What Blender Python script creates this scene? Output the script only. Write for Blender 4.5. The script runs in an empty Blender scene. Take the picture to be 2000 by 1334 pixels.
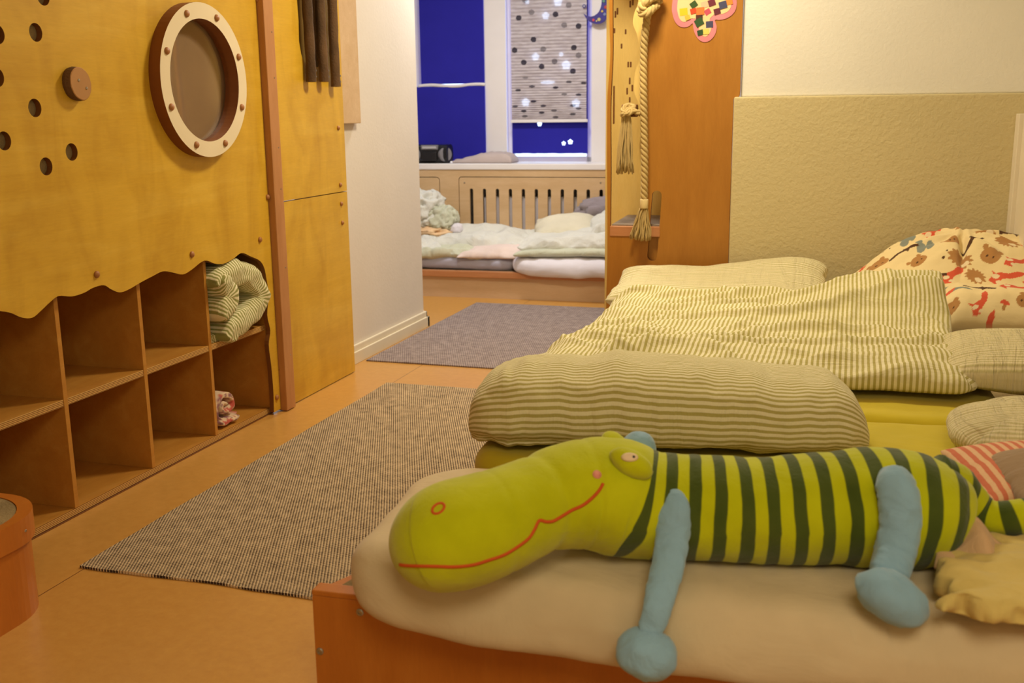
import bpy, bmesh, math, random
from mathutils import Vector, Matrix, noise
from mathutils.bvhtree import BVHTree
random.seed(7)
C = bpy.context.scene.collection
sc = bpy.context.scene
PI = math.pi
# ------------------------------------------------------------------ camera
FPX, PITCH, ROLL, H = 2050.0, math.radians(12.3), math.radians(-0.7), 1.25
QA = math.radians(2.0)                     # the back walls stand 2 degrees off the playhouse wall

def cam_axes(az):
    f = Vector((0, math.cos(PITCH), -math.sin(PITCH))); u = Vector((0, math.sin(PITCH), math.cos(PITCH))); x = Vector((1, 0, 0))
    r = x * math.cos(ROLL) + u * math.sin(ROLL); up = -x * math.sin(ROLL) + u * math.cos(ROLL)
    m = Matrix.Rotation(math.radians(az), 3, 'Z')
    return m @ r, m @ up, m @ f
RA, UA, FA = cam_axes(17.5)
RQ, UQ, FQ = cam_axes(15.5)
EYE = Vector((0, 0, H))
def ray(a, b, q=False):
    R, U, F = (RQ, UQ, FQ) if q else (RA, UA, FA)
    return F + R * ((a - 1000) / FPX) - U * ((b - 667) / FPX)
def onx(a, b, X):
    d = ray(a, b); return EYE + d * (X / d.x)
def ony(a, b, Y, q=False):
    d = ray(a, b, q); return EYE + d * (Y / d.y)
def onz(a, b, Z, q=False):
    d = ray(a, b, q); return EYE + d * ((Z - H) / d.z)
MQ = Matrix.Rotation(QA, 4, 'Z')           # local back-wall frame -> world

cd = bpy.data.cameras.new('camera'); cam = bpy.data.objects.new('camera', cd); C.objects.link(cam)
cd.sensor_width = 36; cd.sensor_fit = 'HORIZONTAL'; cd.lens = FPX / 2000 * 36
m3 = Matrix((RA, UA, -FA)).transposed()
cam.matrix_world = Matrix.Translation(EYE) @ m3.to_4x4()
cd.clip_start = 0.05
cd.dof.use_dof = True; cd.dof.focus_distance = 3.5; cd.dof.aperture_fstop = 4.5
sc.camera = cam

# ------------------------------------------------------------------ materials
def lin(c):
    return tuple(((v / 255) / 12.92 if v / 255 <= .04045 else ((v / 255 + .055) / 1.055) ** 2.4) for v in c)
def rgb(*c): return lin(c) + (1,)
class NT:
    def __init__(s, name):
        s.m = bpy.data.materials.new(name); s.m.use_nodes = True
        s.t = s.m.node_tree; s.b = s.t.nodes['Principled BSDF']; s.out = s.t.nodes['Material Output']
    def n(s, typ, **k):
        nd = s.t.nodes.new(typ)
        for a, v in k.items():
            if a.startswith('i_'):
                key = a[2:]
                nd.inputs[int(key) if key.isdigit() else key.replace('_', ' ')].default_value = v
            else: setattr(nd, a, v)
        return nd
    def l(s, a, ao, b, bi): s.t.links.new(a.outputs[ao], b.inputs[bi])
    def coord(s, scale=(1, 1, 1), kind='Object', rot=(0, 0, 0)):
        tc = s.n('ShaderNodeTexCoord'); mp = s.n('ShaderNodeMapping')
        mp.inputs['Scale'].default_value = scale; mp.inputs['Rotation'].default_value = rot
        s.l(tc, kind, mp, 'Vector'); return mp
    def noise(s, mp, scale, detail=4, rough=.55, dist=0):
        nd = s.n('ShaderNodeTexNoise', i_Scale=scale, i_Detail=detail, i_Roughness=rough, i_Distortion=dist)
        s.l(mp, 'Vector', nd, 'Vector'); return nd
    def ramp(s, src, so, stops):
        r = s.n('ShaderNodeValToRGB'); e = r.color_ramp.elements
        while len(e) < len(stops): e.new(.5)
        for k, (p, c) in enumerate(stops): e[k].position = p; e[k].color = c
        s.l(src, so, r, 'Fac'); return r
    def mix(s, fac, a, b, blend='MIX'):
        mx = s.n('ShaderNodeMix', data_type='RGBA', blend_type=blend)
        for v, i in ((fac, 0), (a, 6), (b, 7)):
            if isinstance(v, tuple) and hasattr(v[0], 'outputs'): s.t.links.new(v[0].outputs[v[1]], mx.inputs[i])
            else: mx.inputs[i].default_value = v
        return mx
    def math(s, op, a, b=None, c=None):
        md = s.n('ShaderNodeMath', operation=op)
        for v, i in ((a, 0), (b, 1), (c, 2)):
            if v is None: continue
            if isinstance(v, tuple): s.t.links.new(v[0].outputs[v[1]], md.inputs[i])
            else: md.inputs[i].default_value = v
        return md
    def bump(s, src, so, strength=.2, dist=.01):
        b = s.n('ShaderNodeBump', i_Strength=strength, i_Distance=dist); s.l(src, so, b, 'Height'); s.l(b, 'Normal', s.b, 'Normal'); return b
    def rough(s, r, spec=.5):
        s.b.inputs['Roughness'].default_value = r; s.b.inputs['Specular IOR Level'].default_value = spec

def plain(name, col, rough=.6, spec=.4, bump=0, bscale=80, var=.06, metal=0, sheen=0):
    t = NT(name); t.rough(rough, spec); mp = t.coord()
    nz = t.noise(mp, 6, 3)
    c = col[:3]
    r = t.ramp(nz, 'Fac', [(.3, tuple(v * (1 - var) for v in c) + (1,)), (.7, tuple(min(1, v * (1 + var)) for v in c) + (1,))])
    t.l(r, 'Color', t.b, 'Base Color'); t.b.inputs['Metallic'].default_value = metal
    if sheen: t.b.inputs['Sheen Weight'].default_value = sheen
    if bump:
        n2 = t.noise(mp, bscale, 4); t.bump(n2, 'Fac', bump, .004)
    return t.m

def wood(name, c1, c2, c3, grain='Y', rough=.38, spec=.45, scale=1.0, flame=.6):
    """varnished ply: long soft grain along one axis with darker flame figure"""
    t = NT(name); t.rough(rough, spec)
    st = {'X': (1.2, 9, 9), 'Y': (9, 1.2, 9), 'Z': (9, 9, 1.2)}[grain]
    mp = t.coord(tuple(v * scale for v in st)); a = t.noise(mp, 1.6, 5, .6, .7)
    mp2 = t.coord(tuple(v * scale * 6 for v in st)); b = t.noise(mp2, 3, 5, .65, .2)
    lo = {'X': (1.0, 2.2, 2.2), 'Y': (2.2, 3.4, 1.3), 'Z': (2.2, 2.2, 1)}[grain]
    mp3 = t.coord(tuple(v * scale for v in lo)); f = t.noise(mp3, 1.7, 3, .5, 1.2)
    r = t.ramp(a, 'Fac', [(.25, c1), (.55, c2), (.8, c3)])
    fr = t.ramp(f, 'Fac', [(.40, (1, 1, 1, 1)), (.72, (.80, .74, .62, 1))])
    m1 = t.mix(flame, (r, 'Color'), (fr, 'Color'), 'MULTIPLY')
    br = t.ramp(b, 'Fac', [(.3, (.9, .88, .84, 1)), (.7, (1, 1, 1, 1))])
    m2 = t.mix(.8, (m1, 2), (br, 'Color'), 'MULTIPLY')
    t.l(m2, 2, t.b, 'Base Color'); t.bump(b, 'Fac', .04, .002)
    return t.m

def fabric(name, col, rough=.9, wr=.35, wscale=7, weave=True, var=.08, sheen=.15, dist=.02):
    t = NT(name); t.rough(rough, .15); mp = t.coord()
    nz = t.noise(mp, 4, 4, .6)
    c = col[:3]
    r = t.ramp(nz, 'Fac', [(.3, tuple(v * (1 - var) for v in c) + (1,)), (.7, tuple(min(1, v * (1 + var)) for v in c) + (1,))])
    t.l(r, 'Color', t.b, 'Base Color'); t.b.inputs['Sheen Weight'].default_value = sheen
    w = t.noise(t.coord((1, 1.6, 1)), wscale, 5, .55, .6)
    t.bump(w, 'Fac', wr, dist)
    return t.m

def stripes(name, ca, cb, pitch=.0155, axis=0, wr=.5, wscale=(2.2, 12), duty=.5, soft=.12, wobble=.006):
    """woven seersucker stripes laid along the fabric's own UV, in metres"""
    t = NT(name); t.rough(.92, .1)
    tc = t.n('ShaderNodeTexCoord'); sp = t.n('ShaderNodeSeparateXYZ'); t.l(tc, 'UV', sp, 'Vector')
    mp = t.n('ShaderNodeMapping'); t.l(tc, 'UV', mp, 'Vector')
    mp.inputs['Scale'].default_value = (wscale[1], wscale[0], 1) if axis else (wscale[0], wscale[1], 1)
    w = t.noise(mp, 1.0, 5, .6, .8)
    wob = t.math('MULTIPLY', (w, 'Fac'), wobble)
    s0 = t.math('ADD', (sp, 'Y' if axis else 'X'), (wob, 0))
    ph = t.math('MULTIPLY', (s0, 0), 2 * PI / pitch)
    sn = t.math('SINE', (ph, 0))
    k = t.math('MULTIPLY_ADD', (sn, 0), .5, .5)
    mid = 1 - duty
    r = t.ramp(k, 0, [(max(0, mid - soft), ca), (min(1, mid + soft), cb)])
    fine = t.noise(mp, 60, 2)
    fr = t.ramp(fine, 'Fac', [(.3, (.9, .9, .88, 1)), (.7, (1, 1, 1, 1))])
    mx = t.mix(.7, (r, 'Color'), (fr, 'Color'), 'MULTIPLY')
    t.l(mx, 2, t.b, 'Base Color'); t.b.inputs['Sheen Weight'].default_value = .1
    hs = t.math('MULTIPLY_ADD', (k, 0), .04, (w, 'Fac'))
    t.bump(hs, 0, wr, .03)
    return t.m

def vcol(name, rough=.9, wr=.3, wscale=7, sheen=.15):
    t = NT(name); t.rough(rough, .12)
    a = t.n('ShaderNodeVertexColor', layer_name='print'); t.l(a, 'Color', t.b, 'Base Color')
    w = t.noise(t.coord(), wscale, 5, .55, .6); t.bump(w, 'Fac', wr, .02)
    t.b.inputs['Sheen Weight'].default_value = sheen
    return t.m

M = {}
M['birch'] = wood('lacquered_birch', rgb(212, 166, 44), rgb(220, 176, 56), rgb(228, 188, 72), 'Y', flame=.9)
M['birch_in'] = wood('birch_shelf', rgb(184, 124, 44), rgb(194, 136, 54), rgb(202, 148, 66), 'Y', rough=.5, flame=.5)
M['birch_pale'] = wood('pale_birch', rgb(206, 172, 128), rgb(214, 182, 140), rgb(222, 192, 152), 'X', rough=.5, flame=.4)
M['birch_bench'] = wood('bench_birch', rgb(206, 176, 140), rgb(214, 184, 148), rgb(220, 192, 158), 'X', rough=.5, flame=.4)
M['beech'] = wood('beech_batten', rgb(178, 122, 70), rgb(188, 132, 80), rgb(196, 142, 90), 'Z', rough=.5, flame=.3, scale=2)
M['beech_lip'] = wood('beech_lip', rgb(184, 122, 78), rgb(194, 134, 88), rgb(200, 144, 98), 'X', rough=.45, flame=.3, scale=2)
M['loft'] = wood('golden_loft_ply', rgb(170, 112, 36), rgb(178, 120, 42), rgb(186, 128, 48), 'Z', flame=.4)
M['loft_back'] = wood('light_loft_ply', rgb(232, 198, 112), rgb(236, 204, 122), rgb(240, 210, 132), 'Z', flame=.25)
M['bed'] = wood('orange_bed_ply', rgb(186, 108, 34), rgb(194, 116, 38), rgb(202, 126, 46), 'Z', flame=.3)
M['edge'] = plain('cut_wood_edge', rgb(120, 72, 28), .6)
M['ring_side'] = plain('dark_ring_edge', rgb(128, 72, 26), .55)
M['ring'] = plain('pale_laminate', rgb(232, 216, 182), .4, var=.03)
M['plug'] = plain('wooden_plug', rgb(168, 112, 62), .5)
M['bark'] = plain('rough_bark', rgb(96, 70, 44), .9, bump=.8, bscale=120, var=.4)
M['log'] = plain('cut_log_face', rgb(176, 128, 74), .6, var=.15)
M['metal'] = plain('screw_metal', rgb(170, 165, 155), .35, metal=1)
M['felt'] = plain('grey_felt', rgb(150, 130, 92), .95, bump=.5, bscale=200, var=.2)
M['hole_back'] = plain('olive_recess', rgb(120, 92, 40), .8)
M['white_paint'] = plain('white_paint', rgb(226, 218, 206), .5, var=.02)
M['win_white'] = plain('window_white', rgb(232, 228, 228), .4, var=.02)
M['base_white'] = plain('baseboard_white', rgb(228, 216, 190), .45, var=.03)
M['rope'] = plain('hemp_rope', rgb(196, 168, 108), .95, bump=.6, bscale=400, var=.12)
M['rope_pale'] = plain('rope_whipping', rgb(224, 200, 142), .9, bump=.4, bscale=400)
M['carpet'] = plain('grey_carpet', rgb(146, 130, 112), 1, .1, bump=1, bscale=260, var=.25)
M['carpet_dark'] = plain('grey_brown_carpet', rgb(150, 130, 92), 1, .1, bump=1, bscale=160, var=.3)
M['blue'] = plain('blackout_blue', rgb(44, 42, 160), .8, .1, var=.04)
M['black'] = plain('black_plastic', rgb(26, 26, 30), .35)
M['dark'] = plain('dark_cavity', rgb(30, 24, 20), .9)
M['grey_plastic'] = plain('grey_plastic', rgb(128, 126, 132), .4)
M['silver'] = plain('silver_plastic', rgb(180, 180, 184), .3)
M['radiator'] = plain('grey_radiator', rgb(205, 196, 196), .5)
M['yellow_sheet'] = fabric('yellow_sheet', rgb(196, 176, 36), wr=.25, wscale=5)
M['beige_sheet'] = fabric('beige_sheet', rgb(210, 190, 152), wr=.5, wscale=4)
M['white_sheet'] = fabric('white_sheet', rgb(226, 222, 232), wr=.4, wscale=5)
M['grey_sheet'] = fabric('bluish_grey_sheet', rgb(172, 172, 190), wr=.3)
M['pink_sheet'] = fabric('pale_pink_sheet', rgb(226, 208, 200), wr=.4)
M['peach'] = fabric('peach_cloth', rgb(226, 192, 150), wr=.4)
M['far_duvet'] = fabric('pale_green_duvet', rgb(214, 214, 206), wr=.8, wscale=9)
M['far_duvet_olive'] = fabric('sage_duvet', rgb(200, 202, 180), wr=.8, wscale=9)
M['cream_pillow'] = fabric('cream_pillow', rgb(218, 212, 190), wr=.5)
M['grey_star'] = fabric('grey_pillow', rgb(150, 140, 146), wr=.5)
M['towel'] = fabric('mauve_grey_cloth', rgb(186, 172, 168), wr=.4)
M['taupe'] = fabric('taupe_plush', rgb(156, 130, 98), wr=.3, wscale=20)
M['fleece'] = fabric('yellow_fleece', rgb(212, 188, 112), wr=.6, wscale=8)
M['lining'] = fabric('beige_lining', rgb(206, 170, 128), wr=.5, wscale=12)
M['lime'] = fabric('lime_plush', rgb(186, 192, 14), wr=.35, wscale=8, sheen=.3)
M['sky_plush'] = fabric('light_blue_plush', rgb(142, 178, 200), wr=.5, wscale=14, sheen=.3)
M['red_thread'] = plain('red_thread', rgb(206, 84, 22), .8)
M['eye_white'] = plain('eye_white', rgb(232, 206, 168), .7)
M['pink_spot'] = plain('pink_thread', rgb(232, 150, 130), .8)
CREAM, OLIVE = rgb(230, 220, 180), rgb(180, 168, 98)
M['stripe_u'] = stripes('green_stripes_lengthwise', CREAM, OLIVE, axis=0, pitch=.0165, duty=.46)
M['stripe_v'] = stripes('green_stripes_across', CREAM, OLIVE, axis=1, pitch=.0165, wr=.35, duty=.46)
M['stripe_fine'] = stripes('fine_sage_stripes', rgb(222, 208, 166), rgb(196, 184, 130), axis=1, pitch=.0145, wr=.9, wscale=(1.4, 22), duty=.5, soft=.4)
M['stripe_white'] = stripes('pale_sage_stripes', rgb(224, 212, 172), rgb(186, 176, 120), axis=1, pitch=.016, wr=.7, wscale=(1.6, 14), duty=.42, soft=.3)
M['stripe_red'] = stripes('coral_stripes', rgb(226, 184, 140), rgb(206, 116, 84), axis=0, pitch=.020, wr=.1, soft=.08)
M['print'] = vcol('woodland_print')

def mk_floor():
    t = NT('orange_linoleum'); t.rough(.30, .65); mp = t.coord()
    a = t.noise(mp, 30, 6, .7); b = t.noise(mp, 1.2, 3)
    r = t.ramp(a, 'Fac', [(.3, rgb(196, 142, 66)), (.7, rgb(208, 156, 78))])
    rb = t.ramp(b, 'Fac', [(.3, (.93, .92, .9, 1)), (.7, (1, 1, 1, 1))])
    mx = t.mix(1, (r, 'Color'), (rb, 'Color'), 'MULTIPLY')
    tc = t.n('ShaderNodeTexCoord'); sp = t.n('ShaderNodeSeparateXYZ'); t.l(tc, 'Object', sp, 'Vector')
    d = t.math('SUBTRACT', (sp, 'X'), -2.0); ab = t.math('ABSOLUTE', (d, 0)); lt = t.math('LESS_THAN', (ab, 0), .0016)
    m2 = t.mix((lt, 0), (mx, 2), rgb(110, 66, 34))
    sn = t.noise(mp, 9, 1, .3); sr = t.ramp(sn, 'Fac', [(.86, (0, 0, 0, 1)), (.87, (1, 1, 1, 1))])
    m3_ = t.mix((sr, 'Color'), (m2, 2), rgb(130, 80, 40))
    t.l(m3_, 2, t.b, 'Base Color'); t.bump(a, 'Fac', .03, .001)
    return t.m
M['floor'] = mk_floor()

def mk_rug(name, dark, light, px, py, soft, nz=.5):
    t = NT(name); t.rough(1, .05)
    tc = t.n('ShaderNodeTexCoord'); sp = t.n('ShaderNodeSeparateXYZ'); t.l(tc, 'Object', sp, 'Vector')
    n0 = t.noise(t.coord((1, 1, 1)), 26, 3, .6)
    row = t.math('MULTIPLY', (sp, 'Y'), 2 * PI / py)
    rowi = t.math('FLOOR', (t.math('MULTIPLY', (sp, 'Y'), 1 / py), 0))
    off = t.math('MULTIPLY', (rowi, 0), PI * .62)
    col = t.math('MULTIPLY_ADD', (sp, 'X'), 2 * PI / px, (off, 0))
    s1 = t.math('SINE', (row, 0)); s2 = t.math('SINE', (col, 0))
    mx = t.math('ADD', (t.math('MULTIPLY', (s1, 0), .55), 0), (t.math('MULTIPLY', (s2, 0), .55), 0))
    k = t.math('MULTIPLY_ADD', (mx, 0), .5, .5)
    kn = t.math('ADD', (k, 0), (t.math('MULTIPLY_ADD', (n0, 'Fac'), nz, -nz / 2), 0))
    r = t.ramp(kn, 0, [(.5 - soft, dark), (.5 + soft, light)])
    t.l(r, 'Color', t.b, 'Base Color'); t.bump(k, 0, .5, .003)
    return t.m
M['rug'] = mk_rug('black_cream_weave', rgb(66, 52, 44), rgb(216, 190, 150), .0095, .0068, .14)
M['rug_far'] = mk_rug('grey_fleck_weave', rgb(112, 98, 96), rgb(172, 156, 148), .012, .009, .35, 1.2)

def mk_wall(name, col, bump=.25, scale=60, rough=.75, var=.03):
    t = NT(name); t.rough(rough, .3); mp = t.coord()
    a = t.noise(mp, scale, 4, .6); b = t.noise(mp, 2, 3)
    c = col[:3]
    r = t.ramp(b, 'Fac', [(.3, tuple(v * (1 - var) for v in c) + (1,)), (.7, tuple(v * (1 + var) for v in c) + (1,))])
    t.l(r, 'Color', t.b, 'Base Color'); t.bump(a, 'Fac', bump, .006)
    return t.m
M['wall'] = mk_wall('cream_wall', rgb(230, 225, 210))
M['wall_dado'] = mk_wall('beige_dado', rgb(204, 188, 140), .6, 55, .5)
M['wall_white'] = mk_wall('white_wall', rgb(224, 214, 200), .15)
M['ceiling'] = mk_wall('ceiling_white', rgb(236, 230, 216), .1)

def mk_glass(name, tint, refl):
    t = NT(name); tr = t.n('ShaderNodeBsdfTransparent'); tr.inputs[0].default_value = tint
    gl = t.n('ShaderNodeBsdfGlossy', i_Roughness=.03); gl.inputs[0].default_value = (1, 1, 1, 1)
    lw = t.n('ShaderNodeLayerWeight', i_Blend=.5); pw_ = t.math('POWER', (lw, 'Facing'), 4.0); k = t.math('MULTIPLY_ADD', (pw_, 0), refl[0], refl[1]); k.use_clamp = True
    mx = t.n('ShaderNodeMixShader'); t.l(k, 0, mx, 0); t.l(tr, 0, mx, 1); t.l(gl, 0, mx, 2); t.l(mx, 0, t.out, 'Surface')
    return t.m
M['acrylic'] = mk_glass('smoky_acrylic', (.95, .93, .90, 1), (.5, .09))
M['glass'] = mk_glass('window_glass', (.95, .97, 1, 1), (.6, .03))

def mk_shade():
    t = NT('pleated_dotted_shade'); mp = t.coord()
    tc = t.n('ShaderNodeTexCoord'); sp = t.n('ShaderNodeSeparateXYZ'); t.l(tc, 'Object', sp, 'Vector')
    bl = t.noise(t.coord((14, 1, 62)), 1.0, 2, .5)
    r = t.ramp(bl, 'Fac', [(.38, rgb(238, 230, 228)), (.62, rgb(216, 206, 204))])
    dc = t.n('ShaderNodeVertexColor', layer_name='print')
    mx = t.mix(1, (r, 'Color'), (dc, 'Color'), 'MULTIPLY')
    t.l(mx, 2, t.b, 'Base Color'); t.rough(.9, .1)
    tl = t.n('ShaderNodeBsdfTranslucent'); t.l(mx, 2, tl, 'Color')
    ms = t.n('ShaderNodeMixShader', i_0=.28); t.l(t.b, 0, ms, 1); t.l(tl, 0, ms, 2)
    tp = t.n('ShaderNodeBsdfTransparent'); m5 = t.n('ShaderNodeMixShader', i_0=.15); t.l(ms, 0, m5, 1); t.l(tp, 0, m5, 2); t.l(m5, 0, t.out, 'Surface')
    return t.m
M['shade'] = mk_shade()

def mk_plush():
    t = NT('lime_striped_plush'); t.rough(.95, .1)
    tc = t.n('ShaderNodeTexCoord'); sp = t.n('ShaderNodeSeparateXYZ'); t.l(tc, 'UV', sp, 'Vector')
    fr = t.math('FRACT', (sp, 'X')); d = t.math('SUBTRACT', (fr, 0), .5); ab = t.math('ABSOLUTE', (d, 0))
    r = t.ramp(ab, 0, [(.225, (1, 1, 1, 1)), (.27, (0, 0, 0, 1))])
    gt = t.math('GREATER_THAN', (sp, 'X'), 0)
    k = t.math('MULTIPLY', (r, 'Color'), (gt, 0))
    nz = t.noise(t.coord(), 9, 4)
    li = t.ramp(nz, 'Fac', [(.3, rgb(180, 184, 8)), (.7, rgb(196, 200, 18))])
    dk = t.ramp(nz, 'Fac', [(.3, rgb(64, 78, 24)), (.7, rgb(80, 92, 34))])
    mx = t.mix((k, 0), (li, 'Color'), (dk, 'Color')); t.l(mx, 2, t.b, 'Base Color')
    t.b.inputs['Sheen Weight'].default_value = .25
    w = t.noise(t.coord(), 9, 5, .6, .5); f = t.noise(t.coord(), 240, 2)
    h = t.math('MULTIPLY_ADD', (f, 'Fac'), .06, (w, 'Fac')); t.bump(h, 0, .35, .02)
    return t.m
M['dragon'] = mk_plush()

def mk_ply_edge():
    t = NT('layered_ply_edge'); t.rough(.5, .4)
    tc = t.n('ShaderNodeTexCoord'); sp = t.n('ShaderNodeSeparateXYZ'); t.l(tc, 'Object', sp, 'Vector')
    s1 = t.math('SINE', (t.math('MULTIPLY', (sp, 'Z'), 2 * PI / .0052), 0)); k = t.math('MULTIPLY_ADD', (s1, 0), .5, .5)
    r = t.ramp(k, 0, [(.25, rgb(120, 74, 28)), (.6, rgb(222, 178, 104))]); t.l(r, 'Color', t.b, 'Base Color')
    return t.m
M['ply'] = mk_ply_edge()

# ------------------------------------------------------------------ object helpers
def put(name, verts, faces, mat, parent=None, uv=None, smooth=False, mats=None, fmat=None, mw=None, loc=None, cols=None):
    """link ONE mesh object; uv / cols are per vertex"""
    vs = [Vector(v) for v in verts]
    o0 = Vector(loc) if loc is not None else None
    if o0 is not None: vs = [v - o0 for v in vs]
    me = bpy.data.meshes.new(name); me.from_pydata([tuple(v) for v in vs], [], faces); me.update()
    for m in (mats or [mat]): me.materials.append(m)
    if fmat:
        for p, i in zip(me.polygons, fmat): p.material_index = i
    if smooth:
        for p in me.polygons: p.use_smooth = True
    if uv:
        l = me.uv_layers.new(name='UVMap')
        for lp in me.loops: l.data[lp.index].uv = uv[lp.vertex_index]
    if cols:
        a = me.color_attributes.new('print', 'FLOAT_COLOR', 'POINT')
        for i, c in enumerate(cols): a.data[i].color = c
    o = bpy.data.objects.new(name, me); C.objects.link(o)
    if o0 is not None: o.location = o0
    if parent: o.parent = parent
    elif mw is not None: o.matrix_world = mw @ o.matrix_world if o0 is None else mw @ Matrix.Translation(o0)
    return o

def tag(o, label, cat, group=None, kind=None):
    o['label'] = label; o['category'] = cat
    if group: o['group'] = group
    if kind: o['kind'] = kind
    return o
def thing(name, label, cat, mw=None, group=None):
    o = bpy.data.objects.new(name, None); C.objects.link(o); o.empty_display_size = .05
    if mw is not None: o.matrix_world = mw
    return tag(o, label, cat, group)
def base_at(o, p):
    """move an Empty to the thing's base, keeping its parts where they stand"""
    p = Vector(p); d = p.copy(); o.location = o.location + o.matrix_world.to_3x3() @ d if False else o.location
    return o
def struct(o, label, cat='room'):
    o['kind'] = 'structure'; o['label'] = label; o['category'] = cat; return o

def bm_out(bm):
    bm.verts.ensure_lookup_table(); bm.verts.index_update()
    v = [x.co.copy() for x in bm.verts]; f = [[q.index for q in p.verts] for p in bm.faces]; bm.free(); return v, f
class G:
    """gathers shapes into one mesh"""
    def __init__(s): s.v, s.f, s.m = [], [], []
    def add(s, v, f, mi=0, mx=None):
        k = len(s.v); s.v += [mx @ Vector(p) if mx else Vector(p) for p in v]; s.f += [[i + k for i in q] for q in f]; s.m += [mi] * len(f); return s
    def box(s, x0, x1, y0, y1, z0, z1, bev=0, mi=0, mx=None, seg=2):
        bm = bmesh.new(); bmesh.ops.create_cube(bm, size=1)
        for v in bm.verts: v.co = Vector((x0 if v.co.x < 0 else x1, y0 if v.co.y < 0 else y1, z0 if v.co.z < 0 else z1))
        if bev: bmesh.ops.bevel(bm, geom=bm.edges[:], offset=bev, segments=seg, affect='EDGES', profile=.6)
        return s.add(*bm_out(bm), mi, mx)
    def tube(s, pts, r, n=8, mi=0, caps=True):
        pts = [Vector(p) for p in pts]; N = len(pts); rr = r if isinstance(r, (list, tuple)) else [r] * N
        k = len(s.v); up = None
        for i, p in enumerate(pts):
            t = (pts[min(i + 1, N - 1)] - pts[max(i - 1, 0)]).normalized()
            if up is None:
                up = Vector((0, 0, 1)) if abs(t.z) < .9 else Vector((1, 0, 0))
            a = t.cross(up).normalized(); b = a.cross(t).normalized(); up = b
            for j in range(n):
                w = 2 * PI * j / n; s.v.append(p + (a * math.cos(w) + b * math.sin(w)) * rr[i])
        for i in range(N - 1):
            for j in range(n):
                s.f.append([k + i * n + j, k + i * n + (j + 1) % n, k + (i + 1) * n + (j + 1) % n, k + (i + 1) * n + j]); s.m.append(mi)
        if caps:
            s.f.append([k + j for j in range(n)][::-1]); s.m.append(mi)
            s.f.append([k + (N - 1) * n + j for j in range(n)]); s.m.append(mi)
        return s
    def lathe(s, prof, n=24, mi=0, mx=None, rim=None):
        """prof: (radius, height) pairs about local Z"""
        v, f = [], []
        for (r, z) in prof:
            for j in range(n): v.append(Vector((r * math.cos(2 * PI * j / n), r * math.sin(2 * PI * j / n), z)))
        for i in range(len(prof) - 1):
            for j in range(n): f.append([i * n + j, i * n + (j + 1) % n, (i + 1) * n + (j + 1) % n, (i + 1) * n + j])
        if prof[0][0] > 1e-5: f.append(list(range(n))[::-1])
        if prof[-1][0] > 1e-5: f.append([(len(prof) - 1) * n + j for j in range(n)])
        return s.add(v, f, mi, mx)
    def plate(s, outer, holes, to3, depth, mi=0, mside=None):
        """flat plate with holes; to3(a, b, d) maps outline + depth to space"""
        bm = bmesh.new(); loops = []
        for lp in [outer] + list(holes):
            vs = [bm.verts.new((p[0], p[1], 0)) for p in lp]
            for i in range(len(vs)): bm.edges.new((vs[i], vs[(i + 1) % len(vs)]))
            loops.append(len(lp))
        bm.verts.index_update()
        pos = [v.co.copy() for v in bm.verts]
        bmesh.ops.triangle_fill(bm, edges=bm.edges[:], use_beauty=True, use_dissolve=False)
        bm.verts.ensure_lookup_table(); bm.verts.index_update()
        tris = [[v.index for v in f.verts] for f in bm.faces]; bm.free()
        n = len(pos)
        v = [to3(p.x, p.y, 0) for p in pos] + [to3(p.x, p.y, depth) for p in pos]
        f, m = [], []
        a, b, c = (Vector(v[i]) for i in tris[0])
        for t_ in tris: f.append(t_); m.append(mi)
        for t_ in tris: f.append([i + n for i in t_[::-1]]); m.append(mi)
        k = 0
        for L in loops:
            for i in range(L):
                p, q = k + i, k + (i + 1) % L; f.append([p, q, q + n, p + n]); m.append(mside if mside is not None else mi)
            k += L
        kk = len(s.v); s.v += [Vector(p) for p in v]; s.f += [[i + kk for i in q] for q in f]; s.m += m
        return s
    def put(s, name, mat, parent=None, smooth=False, mats=None, mw=None, loc=None, fix=True, auto=None):
        o = put(name, s.v, s.f, mat, parent, smooth=smooth, mats=mats, fmat=s.m, mw=mw, loc=loc)
        if fix:
            bm = bmesh.new(); bm.from_mesh(o.data); bmesh.ops.recalc_face_normals(bm, faces=bm.faces[:])
            bm.to_mesh(o.data); bm.free()
        if auto: o.data.set_sharp_from_angle(angle=math.radians(auto))
        return o
def sbox(name, x0, x1, y0, y1, z0, z1, mat, parent=None, bev=.0, mw=None):
    return G().box(x0, x1, y0, y1, z0, z1, bev).put(name, mat, parent, mw=mw)
def circ(cx, cy, r, n=32, ry=None):
    return [(cx + r * math.cos(2 * PI * i / n), cy + (ry or r) * math.sin(2 * PI * i / n)) for i in range(n)]
def smooth_loop(pts, n=6, closed=True):
    out = []; N = len(pts)
    for i in range(N if closed else N - 1):
        p = [Vector(pts[(i + k) % N] if closed else pts[max(0, min(N - 1, i + k))]) for k in (-1, 0, 1, 2)]
        for j in range(n):
            t = j / n
            q = .5 * ((2 * p[1]) + (-p[0] + p[2]) * t + (2 * p[0] - 5 * p[1] + 4 * p[2] - p[3]) * t * t + (-p[0] + 3 * p[1] - 3 * p[2] + p[3]) * t ** 3)
            out.append(tuple(q))
    if not closed: out.append(tuple(pts[-1]))
    return out
def nz(x, y, z=0.0, o=3):
    return noise.fractal(Vector((x, y, z)), 1.0, 2.0, o)
def sm(a, b, x):
    t = max(0, min(1, (x - a) / (b - a))); return t * t * (3 - 2 * t)

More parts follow.
